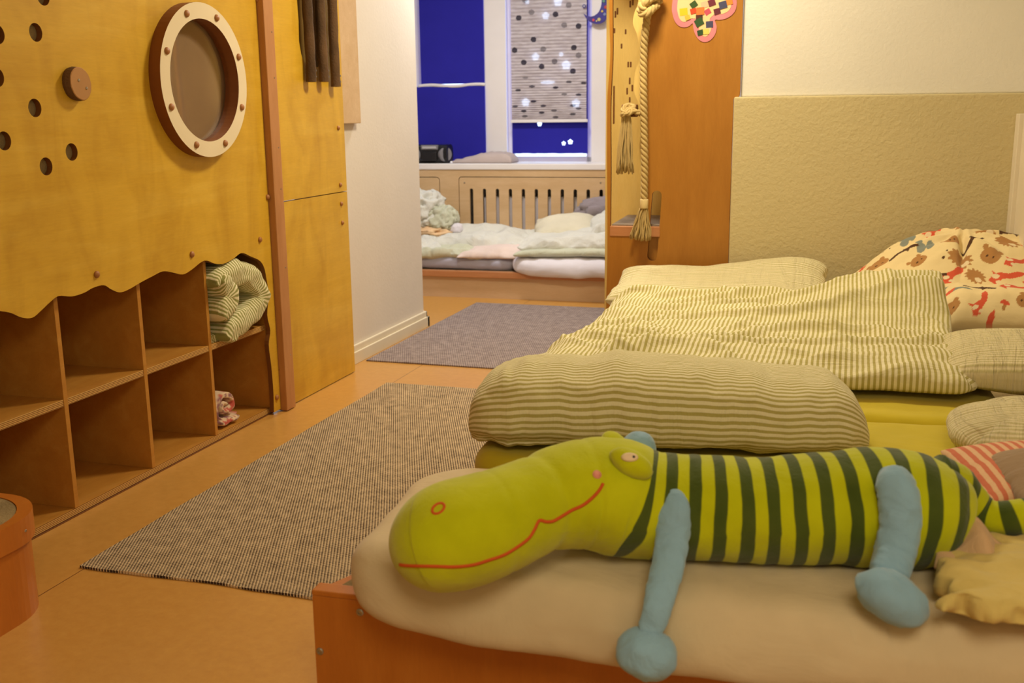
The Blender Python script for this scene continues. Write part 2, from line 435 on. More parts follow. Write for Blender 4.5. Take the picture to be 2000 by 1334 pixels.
# ---- soft things: closed surfaces made of a top and a bottom sheet sewn along their edge
def soft(name, top, bot, mat, parent=None, nu=60, nv=40, uvf=None, mw=None, loc=None, colf=None):
    us = [math.sin(PI / 2 * (2 * i / nu - 1)) for i in range(nu + 1)]; us = [(.55 * a + .45 * (2 * i / nu - 1)) for i, a in enumerate(us)]
    vs = [math.sin(PI / 2 * (2 * j / nv - 1)) for j in range(nv + 1)]; vs = [(.55 * a + .45 * (2 * j / nv - 1)) for j, a in enumerate(vs)]
    V, F, UV, CO = [], [], [], []
    it, ib = {}, {}
    for i, u in enumerate(us):
        for j, v in enumerate(vs):
            it[i, j] = len(V); V.append(Vector(top(u, v))); UV.append(uvf(u, v) if uvf else (u, v))
            if colf: CO.append(colf(u, v))
    for i, u in enumerate(us):
        for j, v in enumerate(vs):
            if i in (0, nu) or j in (0, nv): ib[i, j] = it[i, j]
            else:
                ib[i, j] = len(V); V.append(Vector(bot(u, v))); UV.append(uvf(u, v) if uvf else (u, v))
                if colf: CO.append(colf(u, v))
    for i in range(nu):
        for j in range(nv):
            F.append([it[i, j], it[i + 1, j], it[i + 1, j + 1], it[i, j + 1]])
            F.append([ib[i, j], ib[i, j + 1], ib[i + 1, j + 1], ib[i + 1, j]])
    return put(name, V, F, mat, parent, uv=UV, smooth=True, mw=mw, loc=loc, cols=CO or None)

def pillow(name, L, W, T, mat, mw, parent=None, ex=3.0, pw=.6, low=.45, seed=1.0, wr=.012, wf=(3, 9), pinch=.04, nu=60, nv=44, warp=None, colf=None, edge=.02, rp=0):
    """stuffed rectangular cushion lying on z=0 of its own frame"""
    def prof(u, v): return ((1 - abs(u) ** ex) * (1 - abs(v) ** ex)) ** pw
    def xy(u, v):
        x = L / 2 * u * (1 - pinch * (1 - v * v)); y = W / 2 * v * (1 - pinch * (1 - u * u))
        if rp:
            cx_, cy_ = max(-L / 2 + rp, min(L / 2 - rp, x)), max(-W / 2 + rp, min(W / 2 - rp, y)); dx, dy = x - cx_, y - cy_; dd = math.hypot(dx, dy)
            if dd > 1e-9: k_ = max(abs(dx), abs(dy)) / dd; x, y = cx_ + dx * k_, cy_ + dy * k_
        x += edge * nz(v * 4 + seed, u * 2, 3.1) * abs(u) ** 3; y += edge * nz(u * 4 + seed, v * 2, 7.7) * abs(v) ** 3
        return x, y
    def top(u, v):
        x, y = xy(u, v); p = prof(u, v)
        rim = 1 - p
        w = wr * nz(x * wf[0] + seed, y * wf[1], seed) * min(1, 4 * p) * (.5 + rim)
        z = T * low + T * (1 - low) * p + w
        q = Vector((x, y, z)); q = warp(q, u, v) if warp else q
        return mw @ q
    def bot(u, v):
        x, y = xy(u, v); p = prof(u, v)
        q = Vector((x, y, T * low * (1 - p ** .6))); q = warp(q, u, v) if warp else q
        return mw @ q
    return soft(name, top, bot, mat, parent, nu, nv, lambda u, v: (L / 2 * u, W / 2 * v), loc=mw.translation, colf=colf)

def place(x, y, z, rz=0, rx=0, ry=0):
    return Matrix.Translation((x, y, z)) @ Matrix.Rotation(math.radians(rz), 4, 'Z') @ Matrix.Rotation(math.radians(rx), 4, 'X') @ Matrix.Rotation(math.radians(ry), 4, 'Y')

def mattress(name, L, W, Ht, r, rp, mat, mw, warp=None, seed=0, amp=.004, parent=None, nx=70, ny=40):
    """rounded slab, z from 0 to Ht; r edge radius, rp corner radius in plan"""
    bm = bmesh.new(); bmesh.ops.create_grid(bm, x_segments=nx, y_segments=ny, size=1)
    g = [(v.co.x, v.co.y) for v in bm.verts]; fc = [[q.index for q in p.verts] for p in bm.faces]; bm.free()
    def plan(u, v, L_, W_, R):
        x, y = u * L_ / 2, v * W_ / 2
        ix, iy = max(L_ / 2 - R, 0), max(W_ / 2 - R, 0)
        cx, cy = max(-ix, min(ix, x)), max(-iy, min(iy, y)); dx, dy = x - cx, y - cy
        d = math.hypot(dx, dy)
        if d > 1e-9: k = max(abs(dx), abs(dy)) / d; x, y = cx + dx * k, cy + dy * k
        return x, y
    V, F = [], []; n = len(g)
    rings = 9
    def add(p):
        p.z += amp * nz(p.x * 5 + seed, p.y * 5, p.z * 5 + seed, 3); p.x += amp * nz(p.x * 4, p.y * 4 + seed, p.z * 9); p.y += amp * nz(p.x * 4 + 9, p.y * 4, p.z * 9 + seed)
        V.append(mw @ (warp(p) if warp else p))
    for (u, v) in g:
        x, y = plan(u, v, L - 2 * r, W - 2 * r, max(rp - r, .001)); add(Vector((x, y, Ht)))
    for f in fc: F.append(f)
    per = []
    m = 160
    # perimeter in order
    ids = [(i, 0) for i in range(nx + 1)]
    lookup = {(round(u, 5), round(v, 5)): i for i, (u, v) in enumerate(g)}
    us = sorted({round(u, 5) for u, v in g}); vs = sorted({round(v, 5) for u, v in g})
    loop = [(u, vs[0]) for u in us] + [(us[-1], v) for v in vs[1:]] + [(u, vs[-1]) for u in us[::-1][1:]] + [(us[0], v) for v in vs[::-1][1:-1]]
    prev = [lookup[q] for q in loop]; N = len(loop)
    steps = [(math.sin(a), math.cos(a)) for a in [PI / 2 * k / 6 for k in range(1, 7)]]
    lev = [(s_, Ht - r + r * c_) for s_, c_ in steps] + [(1, Ht / 2)] + [(c_, r - r * s_) for s_, c_ in [(math.sin(a), math.cos(a)) for a in [PI / 2 * k / 6 for k in range(0, 7)]]]
    for (s_, z) in lev:
        cur = []
        for (u, v) in loop:
            ext = r * (1 - s_)
            x, y = plan(u, v, L - 2 * ext, W - 2 * ext, max(rp - ext, .001)); cur.append(len(V)); add(Vector((x, y, z)))
        for i in range(N): F.append([prev[i], cur[i], cur[(i + 1) % N], prev[(i + 1) % N]])
        prev = cur
    F.append(prev[::-1])
    o = put(name, V, F, mat, parent, smooth=True, loc=mw.translation)
    bm = bmesh.new(); bm.from_mesh(o.data); bmesh.ops.recalc_face_normals(bm, faces=bm.faces[:]); bm.to_mesh(o.data); bm.free()
    return o

def loft(spine, rad, n=48, cap=True):
    """rings round a spine; rad(i, t) -> offset (side, up) multipliers in metres"""
    V, F = [], []; N = len(spine)
    for i, p in enumerate(spine):
        t = (spine[min(i + 1, N - 1)] - spine[max(i - 1, 0)]).normalized()
        a = t.cross(Vector((0, 0, 1))).normalized(); b = a.cross(t).normalized()
        for j in range(n):
            w = 2 * PI * j / n; ra, rb = rad(i, w); V.append(p + a * ra * math.cos(w) + b * rb * math.sin(w))
    for i in range(N - 1):
        for j in range(n): F.append([i * n + j, i * n + (j + 1) % n, (i + 1) * n + (j + 1) % n, (i + 1) * n + j])
    if cap: F.append(list(range(n))[::-1]); F.append([(N - 1) * n + j for j in range(n)])
    return V, F

def blob(name, L, W, Hh, mat, mw, parent=None, seed=0, amp=.15, fr=3, ex=2.5, n=56, creases=0, loc=True, uvs=1.0):
    """crumpled heap: superellipsoid sitting on z=0, strongly wrinkled"""
    V, F, UV = [], [], []; m = n // 2
    sg = lambda c, e: math.copysign(abs(c) ** e, c)
    for i in range(m + 1):
        th = -PI / 2 + PI * i / m
        for j in range(n):
            ph = 2 * PI * j / n
            d = Vector((sg(math.cos(th), 2 / ex) * sg(math.cos(ph), 2 / ex), sg(math.cos(th), 2 / ex) * sg(math.sin(ph), 2 / ex), sg(math.sin(th), 2 / ex)))
            q = d * fr
            k = 1 + amp * nz(q.x + seed, q.y, q.z, 3)
            rdg = abs(nz(q.x * .8 + seed * 2, q.y * .8 + 5, q.z * .8, 2)); k -= amp * 1.6 * max(0, .16 - rdg) / .16 * creases
            p = Vector((d.x * L / 2 * k, d.y * W / 2 * k, max(0, Hh * .42 + d.z * Hh * (.58 if d.z > 0 else .42) * k)))
            V.append(mw @ p); UV.append(((ph / PI) * .5 * W * uvs, th * .5 * L * uvs))
    for i in range(m):
        for j in range(n): F.append([i * n + j, i * n + (j + 1) % n, (i + 1) * n + (j + 1) % n, (i + 1) * n + j])
    return put(name, V, F, mat, parent, smooth=True, loc=mw.translation if loc else None, uv=UV)

# ================================================================== the setting
floor = struct(G().box(-4.3, 1.6, -1.6, 8.2, -.05, 0).put('floor', M['floor']), 'orange speckled linoleum floor with a seam')
struct(G().box(-4.3, 1.6, -1.6, 8.2, 2.75, 2.8).put('ceiling', M['ceiling']), 'white ceiling')
struct(G().box(-4.3, 1.6, -1.65, -1.6, 0, 2.75).put('wall_behind', M['wall']), 'cream wall behind the viewer')
WE = 5.735
struct(G().box(-2.50, -2.36, -1.6, WE, 0, 2.75).put('wall_left', M['wall_white']) if False else
       G().box(-2.50, -2.36, 4.50, WE, 0, 2.75, .004).put('wall_left', M['wall_white']), 'white wall beside the passage to the far room')
struct(G().box(-3.25, -3.20, -1.6, 4.50, 0, 2.75).put('wall_left_rear', M['wall']), 'wall behind the wooden playhouse')
struct(G().box(-4.3, -2.50, WE - .12, WE, 0, 2.75).put('wall_partition', M['wall_white']), 'white wall of the far room left of the passage')
# stepped baseboard on the passage wall
bb = G(); bb.box(-2.36, -2.335, 4.60, WE + .03, 0, .062, .003); bb.box(-2.36, -2.345, 4.60, WE + .02, .060, .095, .006)
bb.box(-2.52, -2.335, WE, WE + .03, 0, .062, .003); bb.box(-2.52, -2.345, WE, WE + .02, .060, .095, .006)
struct(bb.put('baseboard_left', M['base_white']), 'cream stepped baseboard along the passage wall')
# right-hand back wall with its thicker beige lower half
struct(G().box(-.297, 1.4, 5.065, 5.25, 1.308, 2.75, .006).put('wall_back', M['wall'], mw=MQ), 'cream upper wall behind the beds')
struct(G().box(-.326, 1.4, 5.03, 5.25, 0, 1.308, .010, seg=3).put('wall_back_lower', M['wall_dado'], mw=MQ), 'thicker beige lower wall behind the beds')
struct(G().box(1.30, 1.4, -2.2, 5.03, 0, 2.75).put('wall_right', M['wall'], mw=MQ), 'cream wall along the right side')
struct(G().box(.868, .905, 4.95, 5.03, 0, 1.22, .003).box(.885, .95, 4.72, 4.95, 0, 1.20, .003).box(.905, 1.30, 4.94, 5.03, 0, 1.21, .003).put('trim_1', M['base_white'], mw=MQ), 'pale boards in the corner by the animal print cushion')
# far room
struct(G().box(.35, .42, 5.25, 7.9, 0, 2.75).put('wall_far_right', M['wall_white'], mw=MQ), 'right wall of the far room')
struct(G().box(-4.25, -4.2, 5.7, 7.9, 0, 2.75).put('wall_far_left', M['wall_white'], mw=MQ), 'left wall of the far room')
WB = 7.75
wf = G()
wf.box(-4.2, -3.35, WB, WB + .15, 0, 2.75); wf.box(-2.335, -2.17, WB, WB + .15, .88, 2.75, .004); wf.box(-1.525, .35, WB, WB + .15, 0, 2.75, .004)
wf.box(-4.2, .35, WB, WB + .15, 0, .88); wf.box(-4.2, .35, WB, WB + .15, 2.45, 2.75)
struct(wf.put('wall_far', M['win_white'], mw=MQ), 'white far wall with two windows')
def window(name, a0, a1, z0, z1, label, rails):
    g = G(); t = .045
    for (x0, x1, y0, y1) in [(a0, a0 + t, z0, z1), (a1 - t, a1, z0, z1), (a0, a1, z0, z0 + t), (a0, a1, z1 - t, z1)] + rails:
        g.box(x0, x1, WB + .05, WB + .10, y0, y1, .004)
    o = struct(g.put(name, M['win_white'], mw=MQ), label)
    p = G().box(a0 + .02, a1 - .02, WB + .07, WB + .076, z0 + .02, z1 - .02).put('pane', M['glass'], o); return o
window('window_1', -3.35, -2.335, .88, 2.45, 'white framed window behind two blue blackout sheets', [(-2.975, -2.852, .88, 2.45)])
window('window_2', -2.17, -1.525, .88, 2.45, 'white framed window behind the dotted shade', [])
struct(G().box(-4.2, .3, 7.415, WB, .845, .888, .008, seg=3).put('trim_2', M['win_white'], mw=MQ), 'white window sill across the far room')

# ================================================================== blinds
t = thing('blackout_blind', 'plain dark blue blackout sheet over the upper half of the left window', 'blind', MQ)
G().box(-2.838, -2.337, WB - .008, WB - .004, 1.468, 2.4).put('sheet', M['blue'], t)
g = G(); pts = [(-2.86 + .53 * k / 20, WB - .012 + .004 * math.sin(k * .9), 1.455 + .006 * math.sin(k * .45)) for k in range(21)]
g.tube(pts, .0125, 8); g.put('hem_roll', M['win_white'], t, smooth=True)
tag(G().box(-3.0, -2.333, WB - .018, WB - .014, .888, 1.449).put('blackout_sheet', M['blue'], mw=MQ), 'dark blue sheet behind the black radio on the window sill', 'blind')
def flower(cx, cz, r):
    return [(cx + r * (1 + .12 * math.cos(5 * w)) * math.cos(w + .3), cz + r * (1 + .12 * math.cos(5 * w)) * math.sin(w + .3)) for w in [2 * PI * k / 30 for k in range(30)]]
hp = [(1054, 242, .017), (1101, 280, .015), (1114, 277, .018), (1066, 31, .026), (1090, 4, .03), (1046, 111, .027), (1106, 127, .032), (1096, 106, .016), (1027, 200, .030), (1125, 202, .030), (1030, 4, .016)]
hl = []
for (x, y, r) in hp:
    p = ony(x, y, WB - .003, True); hl.append(flower(p.x, p.z, r))
bp = ony(1070, 161, WB - .003, True); hl.append([(bp.x + .055 * c, bp.z + .012 * s) for c, s in [(math.cos(2 * PI * k / 20), math.sin(2 * PI * k / 20)) for k in range(20)]])
low = [(-2.125 + .575 * k / 24, .949 + .004 * nz(k * .35, 2)) for k in range(25)]
outer = low + [(-1.552, 1.5), (-1.552, 2.4), (-2.125, 2.4)]
tag(G().plate(outer, hl, lambda a, b, d: Vector((a, WB - .003 - d, b)), .002).put('blackout_blind', M['blue'], mw=MQ), 'dark blue sheet with flower shaped holes under the dotted shade', 'blind')
# pleated shade with printed dots in front of it
t = thing('pleated_shade', 'pale pleated shade with black dots half way down the right window', 'shade', MQ)
V, F, CO, UVs = [], [], [], []
dots = [(1013, 35, 1), (1038, 24, .6), (1085, 28, 1), (1111, 10, .6), (1102, 49, .6), (1130, 51, 1), (1042, 77, 1), (1005, 98, 1), (1061, 96, .6), (1121, 93, 1), (1130, 108, .6), (1023, 122, 1), (1083, 120, .7), (1058, 130, 1), (1119, 139, 1), (1026, 152, .5), (1111, 160, .8), (1140, 162, 1), (1012, 176, 1), (1039, 169, .9), (1085, 171, 1), (1102, 184, .7), (1130, 185, 1), (1042, 198, 1), (1061, 207, .9), (1023, 217, 1), (1058, 220, 1), (1082, 216, .8), (1119, 206, .9), (1130, 212, .8), (1025, 0, .6), (1006, 208, .9), (1119, 223, .9), (1025, 227, .8), (1085, 229, .8)]
dp = []
for (x, y, s) in dots:
    p = ony(x, y, WB - .04, True); sq = 1 if y < 140 else .55
    dp.append((p.x, p.z, .0215, .0115 * sq * 1.4 if y > 140 else .0195, s))
NA, NZ_ = 150, 330; za, zb, a0, a1 = 1.197, 2.42, -2.118, -1.553
for i in range(NZ_ + 1):
    z = za + (zb - za) * (i / NZ_) ** 1.35
    pl = .0022 * (1 if (i // 3) % 2 else -1)
    near = [d for d in dp if abs(d[1] - z) < .024]
    for j in range(NA + 1):
        a = a0 + (a1 - a0) * j / NA
        V.append((a, WB - .040 + pl, z)); k = 1
        for d in near:
            if ((a - d[0]) / d[2]) ** 2 + ((z - d[1]) / d[3]) ** 2 < 1: k = 1 - .88 * d[4]
        CO.append((k, k, k, 1))
for i in range(NZ_):
    for j in range(NA): q = i * (NA + 1) + j; F.append([q, q + 1, q + NA + 2, q + NA + 1])
put('pleated_cloth', V, F, M['shade'], t, cols=CO)
G().box(a0 - .008, a1 + .008, WB - .05, WB - .022, 1.176, 1.197, .004).put('bottom_rail', M['win_white'], t)
# moon ornament
mp_ = [(1140, 24), (1139, 14), (1143, 30), (1152, 42), (1165, 47), (1178, 43), (1187, 30), (1189, 14), (1185, -2), (1176, -14), (1166, -18), (1174, -6), (1174, 10), (1168, 24), (1158, 31), (1150, 30)]
mp_ = [(1140, 27), (1150, 41), (1165, 47), (1179, 43), (1187, 31), (1189, 14), (1185, -4), (1172, -18), (1175, -4), (1174, 12), (1168, 25), (1157, 32), (1147, 31)]
mo = [(lambda p: (p.x, p.z))(ony(x, y, WB - .06, True)) for x, y in mp_]
mo = smooth_loop(mo, 5)
t = thing('moon_ornament', 'dark blue crescent moon with coloured spots hanging beside the dotted shade', 'decoration', MQ)
G().plate(mo, [], lambda a, b, d: Vector((a, WB - .055 - d, b)), .008).put('crescent', plain('moon_blue', rgb(52, 42, 130), .5), t)
sc_ = [rgb(190, 70, 90), rgb(200, 190, 120), rgb(120, 130, 170), rgb(170, 60, 60), rgb(90, 140, 120), rgb(210, 180, 90)]
for k, (x, y, r) in enumerate([(1159, 39, .010), (1170, 38, .012), (1181, 28, .011), (1183, 14, .012), (1179, 2, .011), (1176, 22, .008), (1182, -8, .009), (1165, 41, .006)]):
    p = ony(x, y, WB - .066, True)
    G().lathe([(r, 0), (r, .003), (r * .8, .005)], 14, mx=Matrix.Translation((p.x, WB - .063, p.z)) @ Matrix.Rotation(PI / 2, 4, 'X')).put('coloured_spot', plain('moon_spot', sc_[k % 6], .4), t)
p = ony(1141, 12, WB - .06, True)
G().lathe([(.0135, -.004), (.0135, .004)], 18, mx=Matrix.Translation((p.x, WB - .058, p.z)) @ Matrix.Rotation(PI / 2, 4, 'X')).lathe([(.006, .004), (.006, .006)], 12, mx=Matrix.Translation((p.x, WB - .058, p.z)) @ Matrix.Rotation(PI / 2, 4, 'X'), mi=1).put('round_bead', None, t, mats=[plain('bead_blue', rgb(70, 66, 130), .5), M['silver']])

# ================================================================== far bench, radiator cover, things on the sill
t = thing('sleeping_platform', 'low wooden platform with grey carpet top under the windows', 'platform', MQ)
G().box(-4.1, .2, 6.84, 7.74, 0, .148).put('riser', M['birch_bench'], t)
G().box(-4.1, .2, 6.81, 6.86, .146, .188, .004).put('edge_batten', M['beech_lip'], t)
G().box(-4.1, .2, 6.86, 7.74, .148, .186).put('carpet_top', M['carpet'], t)
# radiator cover
RB = 7.44
t = thing('radiator_cover', 'pale plywood radiator cover with a row of vertical slots below the sill', 'radiator cover', MQ)
p0 = ony(898, 350, RB, True); p1 = ony(1190, 347, RB, True); sl = []
xs = [922 + 25.3 * k for k in range(14)]
def rrect(x0, x1, z0, z1, r, n=6):
    o = []
    for (cx, cz, a0_) in [(x1 - r, z1 - r, 0), (x0 + r, z1 - r, 90), (x0 + r, z0 + r, 180), (x1 - r, z0 + r, 270)]:
        for k in range(n + 1): w = math.radians(a0_ + 90 * k / n); o.append((cx + r * math.cos(w), cz + r * math.sin(w)))
    return o
for x in xs:
    p = ony(x, 372, RB, True); sl.append(rrect(p.x - .013, p.x + .013, .30, .708, .0125))
x1p = -.72
G().plate(rrect(p0.x, x1p, .22, .790, .022), sl, lambda a, b, d: Vector((a, RB - d, b)), .016).put('slotted_panel', M['birch_pale'], t)
# frame behind, with the two openings around the panels leaving a shadow gap
G().plate([(-4.1, .186), (.2, .186), (.2, .846), (-4.1, .846)], [rrect(p0.x - .005, x1p + .005, .215, .795, .026), rrect(-3.5, ony(859, 350, RB, True).x + .005, .215, .792, .026)], lambda a, b, d: Vector((a, RB - d, b)), .016).put('frame_board', M['birch_pale'], t)
G().plate(rrect(-3.495, ony(859, 350, RB, True).x, .22, .787, .022), [], lambda a, b, d: Vector((a, RB - d, b)), .016).put('left_panel', M['birch_pale'], t)
for x in (907, 1173):
    p = ony(x, 357, RB - .017, True)
    G().lathe([(.006, 0), (.006, .002), (0, .0025)], 12, mx=Matrix.Translation((p.x, RB - .016, p.z)) @ Matrix.Rotation(PI / 2, 4, 'X')).put('screw', M['metal'], t)
g = G()
g.box(-2.27, -.75, RB + .034, RB + .11, .20, .648, .01)
for k in range(30): g.box(-2.27 + k * .05, -2.243 + k * .05, RB + .022, RB + .036, .22, .64, .004)
tag(g.put('radiator', M['radiator'], mw=MQ), 'grey radiator seen through the slots of its cover', 'radiator')
# radio
rp = ony(845, 319, 7.50, True)
t = thing('radio', 'black portable radio with silver controls on the white sill', 'radio', MQ)
g = G(); prof = rrect(-.0, .15, 0, .135, .05)
g.plate([(a, b) for a, b in prof], [], lambda a, b, d: Vector((-2.93 + d, 7.47 + a, .889 + b)), .375); g.put('body', M['black'], t)
def ax(x, y, z, rz): return Matrix.Translation((x, y, z)) @ Matrix.Rotation(math.radians(rz), 4, 'Z') @ Matrix.Rotation(PI / 2, 4, 'X')
for x, y, rz in ((-2.815, 7.474, -8), (-2.575, 7.50, 52)):
    G().lathe([(.054, -.02), (.054, .004), (.048, .012), (.044, .012)], 28, mx=ax(x, y, .953, rz)).lathe([(.0445, .006), (.02, .001), (0, .001)], 28, mi=1, mx=ax(x, y, .953, rz)).put('speaker', None, t, mats=[M['grey_plastic'], M['black']])
G().box(-2.745, -2.635, 7.462, 7.49, .995, 1.012, .004).box(-2.755, -2.625, 7.468, 7.495, .988, 1.022, .003, mi=1).put('control_strip', None, t, mats=[M['silver'], M['grey_plastic']])
G().box(-2.75, -2.63, 7.458, 7.475, .905, .975, .010).put('cassette_door', M['black'], t)
def tt(u, v):
    x = -2.30 + .235 * u; y = 7.60 + .11 * v; h = .022 + .052 * sm(-.9, .2, u) + .012 * nz(u * 3, v * 3, 4)
    e = ((1 - abs(u) ** 8) * (1 - abs(v) ** 6)) ** .5
    return MQ @ Vector((x, y, .889 + .012 + (h - .012) * e))
def tb(u, v): return MQ @ Vector((-2.30 + .235 * u, 7.60 + .11 * v, .889))
tw = soft('folded_cloth', tt, tb, M['towel'], nu=40, nv=24); tag(tw, 'folded mauve grey cloth on the sill right of the radio', 'cloth')
p = ony(881, 317, 7.43, True)
tag(G().lathe([(.008, 0), (.010, .008), (.007, .016), (0, .018)], 14, mx=Matrix.Translation((p.x, 7.435, .889))).put('night_light', plain('white_plastic', rgb(236, 238, 250), .3), mw=MQ, smooth=True), 'tiny white round knob on the sill edge beside the radio', 'knob')

# ------------------------------------------------------------------ far bedding
def qp(x, y, z, rz=0, rx=0, ry=0): return MQ @ place(x, y, z, rz, rx, ry)
o = mattress('mattress', 1.35, .60, .085, .035, .14, M['grey_sheet'], qp(-2.53, 7.165, .188, 0), seed=3, amp=.006); tag(o, 'thin bluish grey mattress on the far platform under the white duvet', 'mattress', 'mattresses on the far platform')
def wpk(q, u, v):
    q.z += .03 * math.sin(q.x * 9) * (1 - abs(v)); return q
o = pillow('blanket', .62, .5, .10, M['pink_sheet'], qp(-2.0, 7.10, .262, 6), seed=4, wr=.02, ex=3, low=.2); tag(o, 'pale pink blanket under the white folded duvet in the far room', 'blanket')
o = mattress('mattress', 1.3, .66, .115, .05, .16, M['white_sheet'], qp(-1.245, 7.075, .19, -2), seed=5, amp=.010,
             warp=lambda p: (setattr(p, 'z', p.z - .03 * sm(-.20, -.33, p.y)), p)[1]); tag(o, 'white sheeted mattress overhanging the far platform edge', 'mattress', 'mattresses on the far platform')
# white folded duvet: two thick layers with a loose front fold
t = thing('folded_duvet', 'pale green and white duvet folded in a flat heap on the grey mattress', 'duvet')
def dv(cx, cy, z0, L, W, T, rz, seed, tilt=0, amp=.022):
    def w(q, u, v):
        q.z += amp * nz(q.x * 5 + seed, q.y * 7, seed) + tilt * q.y + .02 * (u * u) * -1; return q
    return qp(cx, cy, z0, rz), w
mw, w = dv(-2.24, 7.20, .27, .96, .46, .17, 2, 2.0, .10); pillow('top_layer', .96, .46, .17, M['far_duvet'], mw, t, warp=w, seed=2, wr=.04, wf=(6, 9), ex=4, pw=.5, nu=120, nv=70)
mw, w = dv(-2.42, 7.02, .262, .60, .34, .10, 4, 6.0, .05); pillow('front_fold', .60, .34, .10, M['far_duvet_olive'], mw, t, warp=w, seed=6, wr=.045, wf=(5, 14), ex=3.4, pw=.5, nu=110, nv=60)
mw, w = dv(-2.60, 6.99, .285, .30, .30, .12, 10, 9.0, .05); pillow('corner_fold', .32, .30, .11, M['far_duvet'], mw, t, warp=w, seed=9, wr=.05, wf=(9, 12), ex=2.6, pw=.5, nu=60, nv=40)
t = thing('folded_duvet', 'sage duvet folded in two layers on the white far mattress', 'duvet')
mw, w = dv(-1.36, 7.05, .302, 1.0, .52, .055, -1, 3.0, 0, .008); pillow('under_layer', 1.0, .54, .06, M['far_duvet_olive'], mw, t, warp=w, seed=3, wr=.01, ex=6, pw=.4, nu=80, nv=40)
mw, w = dv(-1.34, 7.09, .345, 1.02, .50, .10, -1, 5.0, .08, .018); pillow('top_layer', 1.02, .50, .11, M['far_duvet'], mw, t, warp=w, seed=5, wr=.036, wf=(5, 10), ex=5, pw=.45, nu=120, nv=70)
mw, w = dv(-1.16, 7.16, .40, .5, .34, .17, 10, 15.0, .15, .02); pillow('raised_fold', .5, .34, .17, M['far_duvet'], mw, t, warp=w, seed=15, wr=.045, wf=(6, 9), ex=2.6, pw=.5, nu=60, nv=40)
o = pillow('pillow', .46, .30, .17, M['cream_pillow'], qp(-1.59, 7.23, .375, 8, 24, -4), seed=8, wr=.015, ex=2.6); tag(o, 'cream pillow propped on the sage duvet in front of the radiator slots', 'pillow')
o = blob('pillow', .62, .18, .20, M['grey_star'], qp(-1.24, 7.36, .47), seed=12, amp=.16, fr=2.4, creases=.5); tag(o, 'dark grey spotted pillow against the radiator cover', 'pillow')
g = blob('crumpled_duvet', .42, .36, .30, M['far_duvet'], qp(-2.72, 7.25, .42), seed=21, amp=.15, fr=2.2, creases=.7, n=110); tag(g, 'crumpled white and green duvet heaped against the far left panel', 'duvet')
o = blob('crumpled_duvet', .26, .2, .2, M['far_duvet_olive'], qp(-2.52, 7.20, .40), seed=28, amp=.18, fr=2.0, creases=.7, n=90); tag(o, 'small crumpled sage cloth at the right end of the heaped duvet', 'cloth')
o = blob('bundled_cloth', .44, .3, .13, M['peach'], qp(-2.62, 7.2, .335), seed=33, amp=.2, fr=2.6, creases=.8, n=80); tag(o, 'peach coloured cloth under the heaped duvet in the far room', 'cloth')
o = blob('cushion', .40, .3, .12, M['pink_sheet'], qp(-2.72, 7.12, .262), seed=37, amp=.12, fr=2.2, creases=.3, n=60); tag(o, 'pink cushion at the left end of the far grey mattress', 'cushion')
o = blob('soft_toy', .10, .09, .075, M['white_sheet'], qp(-2.40, 7.18, .405), seed=41, amp=.1, n=40); tag(o, 'small white stuffed lump on the peach cloth', 'toy')

# ================================================================== rugs
def rug(name, x0, x1, y0, y1, mat, label, corner=0):
    def s(a, b): return 0
    g = G(); nx, ny = 40, 90; V, F = [], []
    for i in range(nx + 1):
        for j in range(ny + 1):
            x = x0 + (x1 - x0) * i / nx; y = y0 + (y1 - y0) * j / ny
            z = .007 + .0015 * nz(x * 3, y * 3)
            if i == 0 and corner: x += .006 * nz(y * 1.5, 3)
            if j == 0 and corner: y += .010 * nz(x * 3, 1.5); z += .004 * max(0, nz(x * 4, 9))
            V.append((x, y, z))
    for i in range(nx):
        for j in range(ny): q = i * (ny + 1) + j; F.append([q, q + ny + 1, q + ny + 2, q + 1])
    n = len(V); bd = [i * (ny + 1) for i in range(nx + 1)] + [nx * (ny + 1) + j for j in range(1, ny + 1)] + [i * (ny + 1) + ny for i in range(nx - 1, -1, -1)] + [j for j in range(ny - 1, 0, -1)]
    k = len(V); V += [(V[b][0], V[b][1], 0.0005) for b in bd]
    for a in range(len(bd)): b = (a + 1) % len(bd); F.append([bd[a], k + a, k + b, bd[b]])
    return tag(put(name, V, F, mat), label, 'rug', 'woven rugs on the floor')
rug('woven_rug', -2.018, -1.05, 2.285, 4.42, M['rug'], 'black and cream woven rug on the floor beside the low bed', 1)
rug('woven_rug', -2.315, -1.02, 4.825, 6.56, M['rug_far'], 'grey flecked rug in the passage to the far room')

# ================================================================== playhouse wall on the left
XP = -2.27
PY = [onx(x, y, XP) for x, y in [(0, 607.5), (21, 611), (42, 620), (63, 620.5), (80, 607), (98, 590), (115, 578), (140, 579), (164, 572), (182, 562), (203, 557), (217, 565), (234, 571), (252, 565), (276, 551), (297, 540), (318, 530), (336, 532), (357, 536), (374, 527), (399, 509), (420, 515), (437, 515), (455, 506), (472, 494), (490, 501), (507, 509), (516, 523), (521, 548), (525, 576), (522, 615), (528, 646), (525, 674), (530, 716), (534, 765), (535, 803)]]
wave = smooth_loop([(p.y, p.z) for p in PY], 4, closed=False)
left = [(1.15, .70)] + [(1.15 + .09 * k, .70 + .025 * math.sin(k * 1.35)) for k in range(1, 13)]
YB = 3.868
outer = left + wave[:-1] + [(wave[-1][0], .012), (YB, .012), (YB, 2.55), (1.15, 2.55)]
holes = [circ(y, z, .0265) for y, z in [(2.668, 1.600), (2.622, 1.495), (2.472, 1.480), (2.452, 1.363), (2.586, 1.280), (2.452, 1.189), (2.723, 1.148), (2.607, 1.110), (2.30, 1.42), (2.32, 1.25), (2.25, 1.58), (2.50, 1.72)]]
holes.append(circ(3.413, 1.380, .232, 64))
